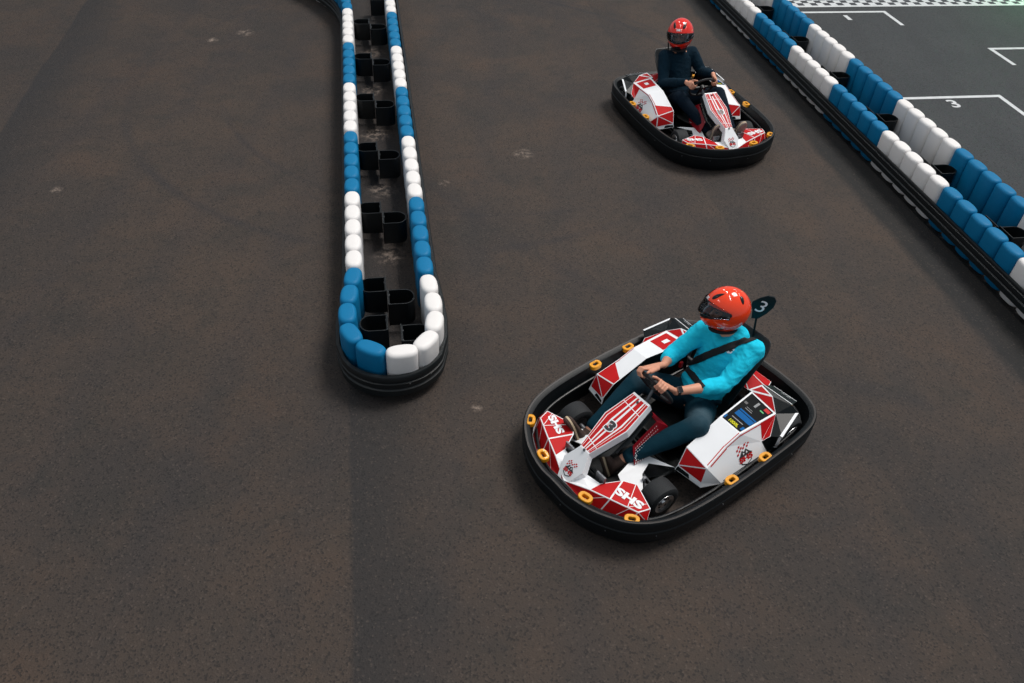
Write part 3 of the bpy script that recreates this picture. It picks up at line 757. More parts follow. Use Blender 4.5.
    base = {'F': pk(686.6, 446.7, .35), 'M': pk(707, 468.7, .30), 'G': pk(740.2, 434, .41), 'K': pk(726.8, 443.8, .40), 'J': pk(719, 418.7, .43), 'A0': pk(677.8, 465, .23), 'A': pk(674.5, 469, .19), 'B': pk(700.5, 487.7, .15), 'N': pk(701.5, 483.4, .18), 'C': pk(721.6, 483.7, .17),
            'D': pk(767.5, 453, .19), 'H': pk(777, 410.8, .42), 'I': pk(751.6, 391.4, .44), 'E': pk(776.3, 447.3, .20), 'P1': pk(761.5, 441.5, .28), 'P2': pk(770.5, 436.5, .32), 'Q1': pk(782, 437.4, .34), 'Q2': pk(798.5, 413.4, .39), 'Q3': pk(791.5, 405.2, .44),
            'X': pk(772.8, 396.4, .455), 'R1': pk(762.2, 384.7, .47), 'R0': pk(749, 387.5, .46), 'R2': pk(774, 386, .43), 'Q4': pk(797.4, 401, .40),
            'Fi': pk(686.6, 446.7, .35) + V((.0, -.03, -.15)), 'Ji': pk(719, 418.7, .43) + V((0, -.03, -.25)), 'Ii': pk(751.6, 391.4, .44) + V((0, -.03, -.25)), 'Ri': pk(749, 387.5, .46) + V((-.02, -.02, -.25))}
    def flat(k_, a, b, c):       # keep a facet planar by moving one corner up or down
        A_, B_, C_ = base[a], base[b], base[c]; n = (B_ - A_).cross(C_ - A_); q_ = base[k_]; q_.z = A_.z - (n.x * (q_.x - A_.x) + n.y * (q_.y - A_.y)) / n.z
    flat('J', 'F', 'M', 'G'); flat('K', 'F', 'M', 'G'); flat('H', 'J', 'G', 'I'); flat('R0', 'I', 'X', 'R1'); flat('Q4', 'R1', 'Q3', 'R2')
    base['Ji'] = base['J'] + V((0, -.03, -.25)); base['Ri'] = base['R0'] + V((-.02, -.02, -.25))
    for sg in (1, -1):
        vv = {a: (V(b) if sg > 0 else mirror(b) + V((0, -.04, 0))) for a, b in base.items()}
        o_ = (0, sg, .6)
        p = Panel(vv, ['white', 'red', 'gloss_black', 'digit'], .007)
        p.face('front', ['F', 'A0', 'M'], 'white', (1, .4 * sg, .3)); p.face('front2', ['A0', 'N', 'M'], 'white', (1, .4 * sg, .3)); p.face('low', ['A0', 'A', 'B', 'N'], 'white', (1, .3 * sg, 0))
        p.face('top', ['F', 'M', 'K', 'G', 'J'], 'white', (0, 0, 1)); p.face('scr', ['J', 'G', 'H', 'I'], 'white', (0, 0, 1))
        p.face('cor', ['M', 'N', 'C'], 'white', o_, None if sg > 0 else 'red', .006); p.face('cor2', ['N', 'B', 'C'], 'white', (0.3, sg, 0))
        p.face('sd1', ['M', 'C', 'K'], 'white', o_); p.face('sd2', ['K', 'C', 'D'], 'white', o_); p.face('sd2b', ['K', 'D', 'P1'], 'white', o_); p.face('sd2c', ['K', 'P1', 'G'], 'white', o_); p.face('sd3', ['G', 'P1', 'H'], 'white', o_)
        p.face('rr', ['H', 'P1', 'P2'], 'white', o_, 'red', .004); p.face('rb1', ['P1', 'D', 'E', 'P2'], 'gloss_black', o_); p.face('rb2', ['H', 'P2', 'Q1'], 'gloss_black', o_); p.face('rb3', ['P2', 'E', 'Q1'], 'gloss_black', o_)
        p.face('rb4', ['H', 'Q1', 'Q2'], 'gloss_black', (-.3, sg, .6)); p.face('rb5', ['H', 'Q2', 'Q3'], 'gloss_black', (-.3, sg, .6))
        p.face('rt0', ['H', 'Q3', 'X'], 'gloss_black', (0, 0, 1)); p.face('rt1', ['I', 'H', 'X'], 'white', (0, 0, 1), 'red', .006); p.face('rt2', ['I', 'X', 'R1', 'R0'], 'white', (0, 0, 1), 'red', .012); p.face('rt3', ['X', 'Q3', 'R1'], 'gloss_black', (0, 0, 1))
        p.face('rt4', ['R1', 'Q3', 'Q4', 'R2'], 'gloss_black', (-.5, 0, 1))
        p.face('in1', ['F', 'J', 'Ji', 'Fi'], 'gloss_black', (0, -sg, 0)); p.face('in2', ['J', 'I', 'Ii', 'Ji'], 'gloss_black', (0, -sg, 0)); p.face('in3', ['I', 'R0', 'Ri', 'Ii'], 'gloss_black', (0, -sg, 0))
        P = p.v
        # front: red facets split by a white line
        for fid in ('front', 'front2'): p.poly(fid, p.inset(p.faces[fid][0], p.faces[fid][1], .005), 'red')
        n = p.faces['low'][1]; pts = [P['A0'], P['A0'].lerp(P['N'], .5), P['A'].lerp(P['B'], .6), P['A']]
        pts = [x for x in pts]
        if (pts[1] - pts[0]).cross(pts[2] - pts[1]).dot(n) < 0: pts.reverse()
        p.poly('low', p.inset(pts, n, .005), 'gloss_black')
        # red pinstripes along the ridge of the side
        nr = lambda a, b, t: P[a].lerp(P[b], t)
        def edge_line(fid, a, b, off, w, colr, toward, m0=.012, m1=.012):
            n = p.faces[fid][1]; d = (P[b] - P[a]).normalized(); inn = n.cross(d)
            if inn.dot(P[toward] - P[a]) < 0: inn = -inn
            p.line(fid, P[a] + inn * off + d * m0, P[b] + inn * off - d * m1, w, colr)
        edge_line('top', 'M', 'K', .012, .006, 'red', 'F', .02, 0); edge_line('top', 'K', 'G', .010, .005, 'red', 'F', 0, .0)
        edge_line('sd1', 'M', 'K', .012, .010, 'red', 'C', .03, 0); edge_line('sd2c', 'K', 'G', .010, .007, 'red', 'P1', .0, .0)
        edge_line('sd3', 'G', 'H', .011, .008, 'red', 'P1', .0, .09)
        n = p.faces['sd3'][1]; q_ = [nr('G', 'H', .55), P['H'], P['P1']]
        if (q_[1] - q_[0]).cross(q_[2] - q_[1]).dot(n) < 0: q_.reverse()
        p.poly('sd3', p.inset(q_, n, .004), 'red')
        # thin dark line near the lower edge
        p.line('sd2', nr('C', 'D', .03) + (P['K'] - P['C']) * .06, nr('C', 'D', .93) + (P['K'] - P['D']) * .07, .006, 'digit')
        # crest on the white side panel
        n = p.faces['sd2'][1]; c = (P['C'] * .14 + P['D'] * .47 + P['K'] * .39)
        d = (P['D'] - P['C']).normalized(); u = n.cross(d)
        if u.z < 0: u = -u
        if sg < 0: d = -d
        p.logo('sd2', c - u * .0 , d * .14, u * .15)
        # white edging of the black rear
        for fid, a, b in (('rb1', 'D', 'E'), ('rb3', 'E', 'Q1'), ('rb4', 'Q1', 'Q2'), ('rb4', 'H', 'Q1')):
            if (a, b) == ('H', 'Q1'): continue
            n = p.faces[fid][1]; cen = sum(p.faces[fid][0], V((0, 0, 0))) / len(p.faces[fid][0]); d = (P[b] - P[a]).normalized(); inn = n.cross(d)
            if inn.dot(cen - P[a]) < 0: inn = -inn
            p.line(fid, P[a] + inn * .007, P[b] + inn * .010, .019, 'white')
        n = p.faces['rt4'][1]; p.line('rt4', P['R1'].lerp(P['R2'], .12), P['Q3'].lerp(P['Q4'], .12), .008, 'white')
        p.line('rt4', P['R1'].lerp(P['R2'], .95), P['Q3'].lerp(P['Q4'], .85), .004, 'white')
        p.text('rt4', 'SHS', P['R2'].lerp(P['Q3'], .36), (P['Q3'] - P['R1']) * .3, (P['R2'] - P['R1']) * .30, 'grey', 3)
        if sg > 0:
            q = p.inset(p.faces['scr'][0], p.faces['scr'][1], .012); p.poly('scr', q, 'panelblack')
            J, G, H, I = P['J'], P['G'], P['H'], P['I']
            b = lambda u, w: J.lerp(G, u).lerp(I.lerp(H, u), w)     # u outward, w rearward
            rect = lambda u0, u1, w0, w1, c_, l=2: p.poly('scr', [b(u0, w0), b(u1, w0), b(u1, w1), b(u0, w1)], c_, l)
            rect(.22, .92, .30, .44, 'screenblue'); rect(.22, .92, .46, .50, 'screenblue'); rect(.25, .75, .205, .225, 'grey')
            rect(.06, .14, .06, .16, 'screenblue'); rect(.82, .92, .08, .18, 'screenblue')
            rect(.30, .58, .57, .585, 'grey'); rect(.30, .55, .62, .63, 'grey'); rect(.65, .80, .76, .79, 'green', 2.5)
            rect(.70, .90, .84, .93, 'red'); rect(.42, .50, .74, .90, 'grey'); rect(.12, .24, .66, .72, 'digit')
            p.text('scr', '1000L', b(.30, .06) - (b(.3, .06) - b(.3, .02)) * 0, b(.72, .06) - b(.30, .06), b(.30, .145) - b(.30, .06), 'screenyellow', 3, .04)
        else:
            J, G, H, I = P['J'], P['G'], P['H'], P['I']
            b = lambda u, w: J.lerp(G, u).lerp(I.lerp(H, u), w)
            rect = lambda u0, u1, w0, w1, c_, l=1: p.poly('scr', [b(u0, w0), b(u1, w0), b(u1, w1), b(u0, w1)], c_, l)
            rect(.10, .88, .45, .93, 'red'); rect(.38, .58, .62, .78, 'white', 2.5)
            n = p.faces['top'][1]; tri = [P['M'], P['F'], P['F'].lerp(P['J'], .20), P['M'].lerp(P['K'], .85)]
            if (tri[1] - tri[0]).cross(tri[2] - tri[1]).dot(n) < 0: tri.reverse()
            p.poly('top', p.inset(tri, n, .006), 'red')
        p.build('side_pod', k, 'left side pod with display panel' if sg > 0 else 'right side pod with red sticker')
    # --- rear cover over the motor
    v = {'a': (-1.55, .22, .34), 'b': (-1.55, -.22, .34), 'c': (-1.80, .24, .30), 'd': (-1.80, -.24, .30), 'e': (-1.68, .0, .40), 'f': (-1.82, .2, .2), 'g': (-1.82, -.2, .2), 'h': (-1.66, .30, .36), 'i': (-1.66, -.30, .36)}
    p = Panel(v, ['white', 'red'], .006)
    for fid, q in (('1', 'ahe'), ('2', 'hce'), ('3', 'cde'), ('4', 'die'), ('5', 'ibe'), ('6', 'bae')): p.face(fid, q, 'white', (0, 0, 1), 'red', .005)
    p.face('7', 'cdgf', 'white', (-1, 0, 0), 'red', .01); p.build('rear_cover', k)
    # --- seat: moulded bucket
    bm = BM(); rows = []
    prof = [(-.82, .13, .17, .04), (-.95, .09, .19, .06), (-1.15, .075, .20, .12), (-1.30, .085, .205, .17), (-1.40, .14, .21, .17), (-1.50, .26, .215, .16), (-1.58, .40, .215, .12), (-1.67, .52, .21, .08), (-1.74, .60, .20, .05), (-1.775, .655, .16, .02)]
    for x, z, hw, lipz in prof:
        r = []
        for i in range(13):
            t = -1 + 2 * i / 12; e = abs(t) ** 3
            r.append(V((x + e * lipz * (0.75 if x < -1.36 else 0.1), t * hw * (1.0), z + e * lipz * (.25 if x < -1.36 else 1.0))))
        rows.append(r)
    vs = [[bm.verts.new(q) for q in r] for r in rows]
    for A, B in zip(vs, vs[1:]):
        for i in range(12): bm.faces.new((A[i], A[i + 1], B[i + 1], B[i]))
    fixn(bm); seat = obj('seat', bm, 'black', k, smooth=True)
    md = seat.modifiers.new('s', 'SOLIDIFY'); md.thickness = .014; md.offset = 0
    md = seat.modifiers.new('b', 'SUBSURF'); md.levels = 1; md.render_levels = 2
    bm = BM(); tube(bm, [(-1.50, .12, .08), (-1.62, .13, .35), (-1.74, .10, .60)], .012, 8); tube(bm, [(-1.50, -.12, .08), (-1.62, -.13, .35), (-1.74, -.10, .60)], .012, 8); tube(bm, [(-1.66, -.13, .42), (-1.66, .13, .42)], .012, 8)
    obj('seat_stay', bm, 'black', k, smooth=True)
    # --- number flag
    bm = BM(); tube(bm, [(-1.735, .03, .52), (-1.75, .0, .70), (-1.745, -.01, .80)], .008, 8); pole = obj('flag_pole', bm, 'black', k, smooth=True)
    bm = BM(); c = V((-1.735, .015, .89)); pts = []
    shape = [(-.015, -.12), (.04, -.105), (.075, -.04), (.09, .03), (.075, .085), (.035, .115), (-.02, .11), (-.065, .075), (-.105, .02), (-.095, -.01), (-.055, -.05)]
    X = V((-.42, .90, 0)).normalized(); Z = (V((-.04, 0, 1)) + X * .28).normalized(); Nn = X.cross(Z).normalized(); Nn = Nn if Nn.x > 0 else -Nn
    shape = [(a * .74, b * 1.0) for a, b in shape]
    A_ = [bm.verts.new(c + X * a + Z * b + Nn * .006) for a, b in shape]; B_ = [bm.verts.new(c + X * a + Z * b - Nn * .006) for a, b in shape]
    bm.faces.new(A_); bm.faces.new(list(reversed(B_)))
    for i in range(len(shape)): j = (i + 1) % len(shape); bm.faces.new((A_[j], A_[i], B_[i], B_[j]))
    for f in bm.faces: f.material_index = 0
    fixn(bm)
    for tr in text_tris(number, 0.0):
        f = bm.faces.new([bm.verts.new(c + X * (-.031 + .054 * a) + Z * (-.045 + .105 * b) + Nn * .0085) for a, b in tr]); f.material_index = 1; f.normal_update()
        if f.normal.x < 0: f.normal_flip()
    obj('number_plate', bm, ['gloss_black', 'white'], k, label='black teardrop plate with white number ' + number)
    # --- steering wheel and column
    C = V(WC); t = V((math.cos(WPHI), 0, math.sin(WPHI))); Y = V((0, 1, 0)); Nw = Y.cross(t).normalized()
    if Nw.x > 0: Nw = -Nw
    bm = BM(); tube(bm, [C + Y * (math.cos(a) * WR) + t * (math.sin(a) * WR) for a in (2 * PI * i / 40 for i in range(40))], .0135, 12, closed=True)
    sw = obj('steering_wheel', bm, 'grip', k, smooth=True)
    bm = BM(); tube(bm, [C - Nw * .03, C + Nw * .008], .035, 20)
    for a in (0, 180, 270): 
        q = C + Y * (math.cos(math.radians(a)) * WR) + t * (math.sin(math.radians(a)) * WR); tube(bm, [C, q], [.016, .010], 8)
    fixn(bm); obj('hub', bm, 'black', sw, smooth=True)
    bm = BM(); tube(bm, [C - Nw * .02, V((-.50, 0, .14))], .012, 10); obj('steering_column', bm, 'metal', k, smooth=True)
    return k
WC = (-.815, -.045, .575); WPHI = math.radians(60); WR = .142
ANG_NL, ANG_NR, ANG_FL, ANG_FR = 55, 128, 30, 160
kart1 = make_kart('3', 'nearer red and white go-kart with number 3, driven by the person in the turquoise hoodie')
kart1.location = KPOSE[0]; kart1.rotation_euler = (0, 0, KPOSE[1])
kart2 = make_kart('10', 'farther red and white go-kart, driven by the person in dark clothes')
kart2.location = FPOSE[0]; kart2.rotation_euler = (0, 0, FPOSE[1])

# ------------------------------------------------------------------ people
def hand(bm, wrist, grip, tang, roll_up=V((0, 0, 1)), r=.0135):
    """fist closed round the wheel rim: grip = centre of the rim tube in the fist, tang = rim direction towards the thumb"""
    T_ = V(tang).normalized(); A = (V(grip) - V(wrist)); A = (A - T_ * A.dot(T_)).normalized(); N = A.cross(T_).normalized()
    if N.dot(roll_up) < 0: N = -N
    O = V(grip); P = lambda a, t, n: O + A * a + T_ * t + N * n
    # palm: from wrist to knuckles, lofted
    w = V(wrist); rings = []
    def sec(c, hw, hh, a2=T_, n2=N): return [c + a2 * (math.cos(q) * hw) + n2 * (math.sin(q) * hh) for q in (2 * PI * i / 16 for i in range(16))]
    W0 = w; k1 = P(-.012, -.002, .026)
    for t_, hw, hh in ((0, .028, .021), (.25, .031, .022), (.55, .038, .020), (.85, .042, .017), (1.0, .040, .013)):
        rings.append(sec(W0.lerp(k1, t_), hw, hh))
    ring_loft(bm, rings)
    ln = (.92, 1.0, .96, .80)
    for i, (t, L) in enumerate(zip((.030, .010, -.011, -.031), ln)):
        rr = (.0092, .0095, .0090, .0080)[i]; sp = (-.002, 0, 0, .002)[i]
        pts = [P(-.018, t, .028), P(.006 * L, t + sp * .3, .032), P(.030 * L, t + sp, .012), P(.024 * L, t + sp, -.016), P(.002, t + sp * .5, -.026)]
        for a, b, r0, r1 in zip(pts, pts[1:], (rr * 1.1, rr * 1.05, rr, rr * .92), (rr * 1.08, rr, rr * .94, rr * .85)): capsule(bm, a, r0, b, r1, 12)
    th = [w.lerp(P(-.03, .02, .0), .45) + T_ * .012, P(-.040, .040, .006), P(-.020, .062, .016), P(.002, .085, .016)]
    for a, b, r0, r1 in zip(th, th[1:], (.017, .0125, .0105), (.0135, .0108, .0088)): capsule(bm, a, r0, b, r1, 12)
    ellipsoid(bm, w.lerp(P(-.03, .02, 0), .6), .02, .03, .016, (T_, A, N))
    return A, N
def limb(bm, pts, rs, flat=None):
    for a, b, r0, r1 in zip(pts, pts[1:], rs, rs[1:]): capsule(bm, a, r0, b, r1, 20, flat)
def torso(bm, hip, mid, chest, neckb, side_h, side_s, infl=1.0, top=True):
    """lofted trunk: hip, waist, chest, neck base; side_* = left-pointing unit vectors"""
    secs = []
    ctrl = [(hip - (mid - hip) * .25, .150, .100, 0), (hip, .172, .120, 0), (hip.lerp(mid, .5), .165, .122, .2), (mid, .160, .118, .4), (mid.lerp(chest, .5), .172, .122, .7), (chest, .180, .122, 1), (chest.lerp(neckb, .5), .160, .105, 1), (chest.lerp(neckb, .85), .105, .080, 1), (neckb, .065, .065, 1)]
    rings = []
    for i, (c, hw, hd, t) in enumerate(ctrl):
        a = ctrl[max(i - 1, 0)][0]; b = ctrl[min(i + 1, len(ctrl) - 1)][0]; d = (b - a).normalized()
        sx = side_h.lerp(side_s, t); sx = (sx - d * sx.dot(d)).normalized(); fy = d.cross(sx)
        rings.append([c + sx * (math.copysign(abs(math.cos(q)) ** .85, math.cos(q)) * hw * infl) + fy * (math.sin(q) * hd * infl) for q in (2 * PI * k / 28 for k in range(28))])
    ring_loft(bm, rings)
def hfun(c, F, U, p):      # helmet-frame direction helper
    return p
def helmet_shape(d):
    """d: unit direction in helmet frame (x forward, y left, z up) -> point on the outer shell"""
    x, y, z = d
    a, b, c = .163, .137, .160
    if x > 0 and z < 0.1:                      # chin bar juts forward
        k = min(1, max(0, (0.1 - z) / .5)) * max(0, x) ** 1.2; a += .034 * k; b -= .010 * k
    if x < 0 and z < 0: a -= .010 * min(1, -z * 1.5)
    p = V((x * a, y * b, z * c)) / math.sqrt(1)
    r = 1 / math.sqrt((x / a) ** 2 + (y / b) ** 2 + (z / c) ** 2); p = V(d) * r
    if p.z < -.154: p.z = -.154
    return p
def sph(az, el):
    a, e = math.radians(az), math.radians(el); return V((math.cos(e) * math.cos(a), math.cos(e) * math.sin(a), math.sin(e)))
def make_helmet(person, loc, head_rot, paint, visor_tilt, size=1.0):
    """head_rot: 3x3 whose columns are forward, left, up in person coordinates"""
    mt = head_rot.to_4x4() @ Matrix.Scale(size, 4); mt.translation = loc
    NA, NE = 216, 120
    bm = BM(); grid = {}
    def opening(az, el):
        # rounded eye port
        u = az / 64.0; v = (el - 4) / 13.5; return abs(u) ** 3.2 + abs(v) ** 3.2 < 1
    def band(az, el):
        u = az / 90.0; v = (el - 3) / (18.0 - 7 * (abs(az) / 90.0) ** 2); return abs(u) ** 3 + abs(v) ** 2.6 < 1
    for i in range(NE + 1):
        el = -62 + (90 + 62) * i / NE
        for j in range(NA):
            az = -180 + 360 * j / NA; grid[i, j] = bm.verts.new(helmet_shape(sph(az, el)))
    for i in range(NE):
        for j in range(NA):
            el = -62 + 152 * (i + .5) / NE; az = -180 + 360 * (j + .5) / NA
            if opening(az, el): continue
            q = [grid[i, j], grid[i, (j + 1) % NA], grid[i + 1, (j + 1) % NA], grid[i + 1, j]]
            f = bm.faces.new(q); f.material_index = 1 if (band(az, el) or (abs(az) < 24 and el < -24 and abs(az) < 10 + (-24 - el) * .3 and paint == 'helmet2')) else 0
    bmesh.ops.remove_doubles(bm, verts=bm.verts, dist=.0004); fixn(bm)
    h = obj('helmet', bm, [paint, 'trim'], person, smooth='all', label='glossy red full-face helmet'); h.matrix_local = mt
    so_ = h.modifiers.new('s', 'SOLIDIFY'); so_.thickness = .010; so_.offset = -1
    # lining ring and cheek pads
    bm = BM(); rings = []
    for k_ in (.93, .90, .86, .80):
        pass
    for sgn in (1, -1):
        ellipsoid(bm, (.035, .082 * sgn, -.065), .055, .022, .055)
    ellipsoid(bm, (.06, 0, .075), .055, .075, .02); ellipsoid(bm, (-.075, 0, .0), .03, .085, .09)
    tube(bm, [V((.010 + .088 * math.cos(a), .074 * math.sin(a), -.146)) for a in (2 * PI * i / 32 for i in range(32))], .012, 8, closed=True)
    ellipsoid(bm, (.125, 0, -.062), .022, .055, .028)
    fixn(bm); obj('lining', bm, 'foam', h, smooth='all')
    # black vents
    def patch(name, az, el, ang, la, lb, m_, lift=1.012, taper=.0, parent=h):
        b_ = BM(); c = sph(az, el); e1 = V((-math.sin(math.radians(az)), math.cos(math.radians(az)), 0)); e2 = c.cross(e1).normalized()
        if e2.z < 0: e2 = -e2
        t1 = e1 * math.cos(math.radians(ang)) + e2 * math.sin(math.radians(ang)); t2 = -e1 * math.sin(math.radians(ang)) + e2 * math.cos(math.radians(ang))
        rr = []
        for k_, lf in ((0.02, lift + .02), (.5, lift + .018), (.85, lift + .006), (1.0, lift - .012)):
            rr.append([helmet_shape((c + t1 * (math.cos(q) * la * k_) + t2 * (math.sin(q) * lb * k_ * (1 + taper * math.cos(q)))).normalized()) * lf for q in (2 * PI * i / 28 for i in range(28))])
        ring_loft(b_, rr, True, True); fixn(b_); return obj(name, b_, m_, parent, smooth='all')
    for sgn in (1, -1):
        patch('top_vent', 32 * sgn, 50, 90 - 38 * sgn, .30, .085, 'trim', taper=-.5)
        patch('rear_vent', 128 * sgn, 42, 80 * sgn, .20, .09, 'trim', taper=.2)
        patch('visor_pivot', 80 * sgn, -5, 0, .10, .10, 'metal', 1.03)
    patch('chin_vent', 0, -38, 0, .16, .06, 'trim', 1.0)
    # lettering
    def htext(s_, az, el, w_, hh, ang=0, m_='white'):
        b_ = BM(); c = sph(az, el); e1 = V((-math.sin(math.radians(az)), math.cos(math.radians(az)), 0)); e2 = c.cross(e1).normalized()
        if e2.z < 0: e2 = -e2
        t1 = e1 * math.cos(math.radians(ang)) + e2 * math.sin(math.radians(ang)); t2 = -e1 * math.sin(math.radians(ang)) + e2 * math.cos(math.radians(ang))
        for tr in text_tris(s_, .04): b_.faces.new([b_.verts.new(helmet_shape((c + t1 * ((a - .5) * w_) + t2 * ((b - .5) * hh)).normalized()) * 1.012) for a, b in tr])
        fixn(b_); obj('lettering', b_, m_, h)
    htext('SMK', 62, -40, .34, .085, 4); htext('SMK', -62, -40, .34, .085, -4); htext('SMK', 0, 32, .30, .14)
    # visor
    bm = BM(); n1, n2 = 40, 12; vs = []
    for j in range(n2 + 1):
        row = []
        for i in range(n1 + 1):
            az = -84 + 168 * i / n1; k_ = 1 - .55 * (abs(az) / 84) ** 3; el = 3 + (-16 + 32 * j / n2) * k_
            p = helmet_shape(sph(az, el)); row.append(V((p.x, p.y, p.z)) * 1.05)
        vs.append(row)
    piv = V((.02, 0, -.01)); R = Matrix.Rotation(math.radians(-visor_tilt), 3, 'Y')
    vs = [[bm.verts.new(piv + R @ (p - piv) * (1.04 if visor_tilt else 1.0)) for p in row] for row in vs]
    for A, B in zip(vs, vs[1:]):
        for i in range(n1): bm.faces.new((A[i], A[i + 1], B[i + 1], B[i]))
    fixn(bm); v_ = obj('visor', bm, 'visor', h, smooth='all', label='clear visor')
    md = v_.modifiers.new('s', 'SOLIDIFY'); md.thickness = .0025
    return h
def wrinkle(amp, sc, stretch=(1, 1, 1)):
    def f(p):
        q = V((p.x * stretch[0], p.y * stretch[1], p.z * stretch[2])) * sc
        a = noise.noise(q); b = noise.noise(q * 2.3 + V((5, 1, 9)))
        return amp * ((1 - abs(a) * 2.2) * .7 + (1 - abs(b) * 2) * .35)
    return f
def rot_from(f, u):
    f = V(f).normalized(); u = V(u); l = u.cross(f).normalized(); u = f.cross(l).normalized(); return Matrix((f, l, u)).transposed()

def make_person(J, label, pose, cloth):
    loc, rz = pose
    P = thing('person', label, 'person', loc, rz)
    J = {k_: (V(v_) if not isinstance(v_, (int, float)) else v_) for k_, v_ in J.items()}
    sh_side = (J['shL'] - J['shR']).normalized(); hip_side = V((0, 1, 0))
    chest = (J['shL'] + J['shR']) / 2 + V((.0, 0, -.075)); hip = J['hip']; mid = hip.lerp(chest, .5) + J.get('bend', V((-.03, 0, 0))); neckb = J['neck']
    hr = rot_from(J['face'], J['crown'])
    # ---- body: one continuous skin
    bm = BM(); torso(bm, hip, mid, chest, neckb, hip_side, sh_side, .86)
    limb(bm, [neckb - V((0, 0, .04)), neckb + (J['head'] - neckb) * .45, J['head'] - hr.col[2] * .02], [.062, .056, .058])
    F_, L_, U_ = hr.col[0].copy(), hr.col[1].copy(), hr.col[2].copy(); H = J['head']
    ellipsoid(bm, H + U_ * .02 - F_ * .012, .095, .076, .105, (F_, L_, U_), 24, 16); ellipsoid(bm, H + F_ * .022 - U_ * .055, .070, .060, .065, (F_, L_, U_), 20, 12)
    limb(bm, [H + F_ * .088 - U_ * .0, H + F_ * .108 - U_ * .032], [.009, .014]); ellipsoid(bm, H + F_ * .09 - U_ * .062, .012, .026, .008, (F_, L_, U_))
    for sg in (1, -1): ellipsoid(bm, H + F_ * .078 + L_ * .034 * sg + U_ * .018, .012, .024, .008, (F_, L_, U_)); ellipsoid(bm, H + L_ * .078 * sg - U_ * .01 - F_ * .01, .018, .010, .030, (F_, L_, U_))
    for s_, sg in (('L', 1), ('R', -1)):
        sh, el, wr = J['sh' + s_], J['elb' + s_], J['wr' + s_]
        limb(bm, [sh, sh.lerp(el, .4), el, el.lerp(wr, .3), wr], [.052, .048, .040, .041, .0265])
        hand(bm, wr, J['gr' + s_], J['tan' + s_], J.get('up' + s_, V((0, 0, 1))))
        limb(bm, [hip + V((0, .095 * sg, -.01)), J['kn' + s_].lerp(hip + V((0, .095 * sg, -.01)), .5), J['kn' + s_], J['kn' + s_].lerp(J['an' + s_], .3), J['an' + s_], J['an' + s_].lerp(J['hl' + s_], .5)], [.060, .058, .042, .044, .034, .034])
        limb(bm, [J['hl' + s_] + (J['an' + s_] - J['hl' + s_]) * .3, J['hl' + s_].lerp(J['toe' + s_], .6)], [.026, .016])
    fixn(bm); me = blob(bm, .0036, None, 3); obj('body', me, 'skin', P, smooth='all')
    # eyes and brows
    for sg in (1, -1):
        bm = BM(); ellipsoid(bm, H + F_ * .079 + L_ * .031 * sg - U_ * .002, .011, .013, .009, (F_, L_, U_), 14, 10); obj('eye', bm, 'eye', P, smooth='all')
        bm = BM(); limb(bm, [H + F_ * .093 + L_ * .014 * sg + U_ * .022, H + F_ * .080 + L_ * .050 * sg + U_ * .024], [.004, .003]); obj('eyebrow', bm, 'hair', P)
    # ---- top
    bm = BM(); torso(bm, hip + (mid - hip) * .1, mid, chest, neckb - V((0, 0, .015)), hip_side, sh_side, 1.0)
    for s_, sg in (('L', 1), ('R', -1)):
        sh, el, wr = J['sh' + s_], J['elb' + s_], J['wr' + s_]; e = el.lerp(wr, cloth['sleeve'])
        limb(bm, [chest.lerp(sh, .55), sh], [.085, .074]); limb(bm, [sh, sh.lerp(el, .5), el], [.074, .066, .058]); limb(bm, [el, el.lerp(wr, cloth['sleeve'] * .5), e], [.058, .056, cloth['cuff']])
    if cloth.get('belly'): ellipsoid(bm, hip.lerp(mid, .55) + V((.055, 0, .02)), .10, .155, .10)
    if cloth.get('hood'):
        for a0, a1 in zip(range(-4, 4), range(-3, 5)):
            f = lambda a: neckb + sh_side * (.095 * math.sin(a * .42)) - hr.col[0] * (.075 * math.cos(a * .42)) * .9 + V((.01, 0, .0 - .012 * abs(a) * .8 + .02))
            capsule(bm, f(a0), .040, f(a1), .040, 14)
        limb(bm, [neckb + sh_side * .075, neckb + V((.09, 0, -.055)), neckb - sh_side * .075], [.032, .028, .032])
    else:
        limb(bm, [neckb + sh_side * .05 + V((.02, 0, 0)), neckb + V((.065, 0, -.02)), neckb - sh_side * .05 + V((.02, 0, 0)), neckb - V((.05, 0, -.02)), neckb + sh_side * .05 + V((.02, 0, 0))], [.022] * 5); limb(bm, [neckb, neckb + (J['head'] - neckb) * .32], [.062, .064])
    me = blob(bm, .0075, wrinkle(cloth['amp'], 11, (1, 1, 1.9)), 4); top = obj(cloth['top_name'], me, cloth['top'], P, smooth='all')
    # ---- trousers
    bm = BM(); lw = cloth.get('lw', 1.0)
    torso(bm, hip - (mid - hip) * .05, hip.lerp(mid, .25), hip.lerp(mid, .42), hip.lerp(mid, .55), hip_side, hip_side, 1.02)
    for s_, sg in (('L', 1), ('R', -1)):
        hj = hip + V((0.02, .09 * sg, -.01)); kn, an = J['kn' + s_], J['an' + s_]; e = kn.lerp(an, .93)
        limb(bm, [hj, hj.lerp(kn, .5), kn], [.106 * lw, .094 * lw, .074 * lw]); limb(bm, [kn, kn.lerp(an, .33), kn.lerp(an, .7), e], [.074 * lw, .067 * lw, .056, .050])
    me = blob(bm, .0075, wrinkle(.0035, 8, (1.3, 1, 1)), 5); obj('trousers', me, cloth['pants'], P, smooth='all')
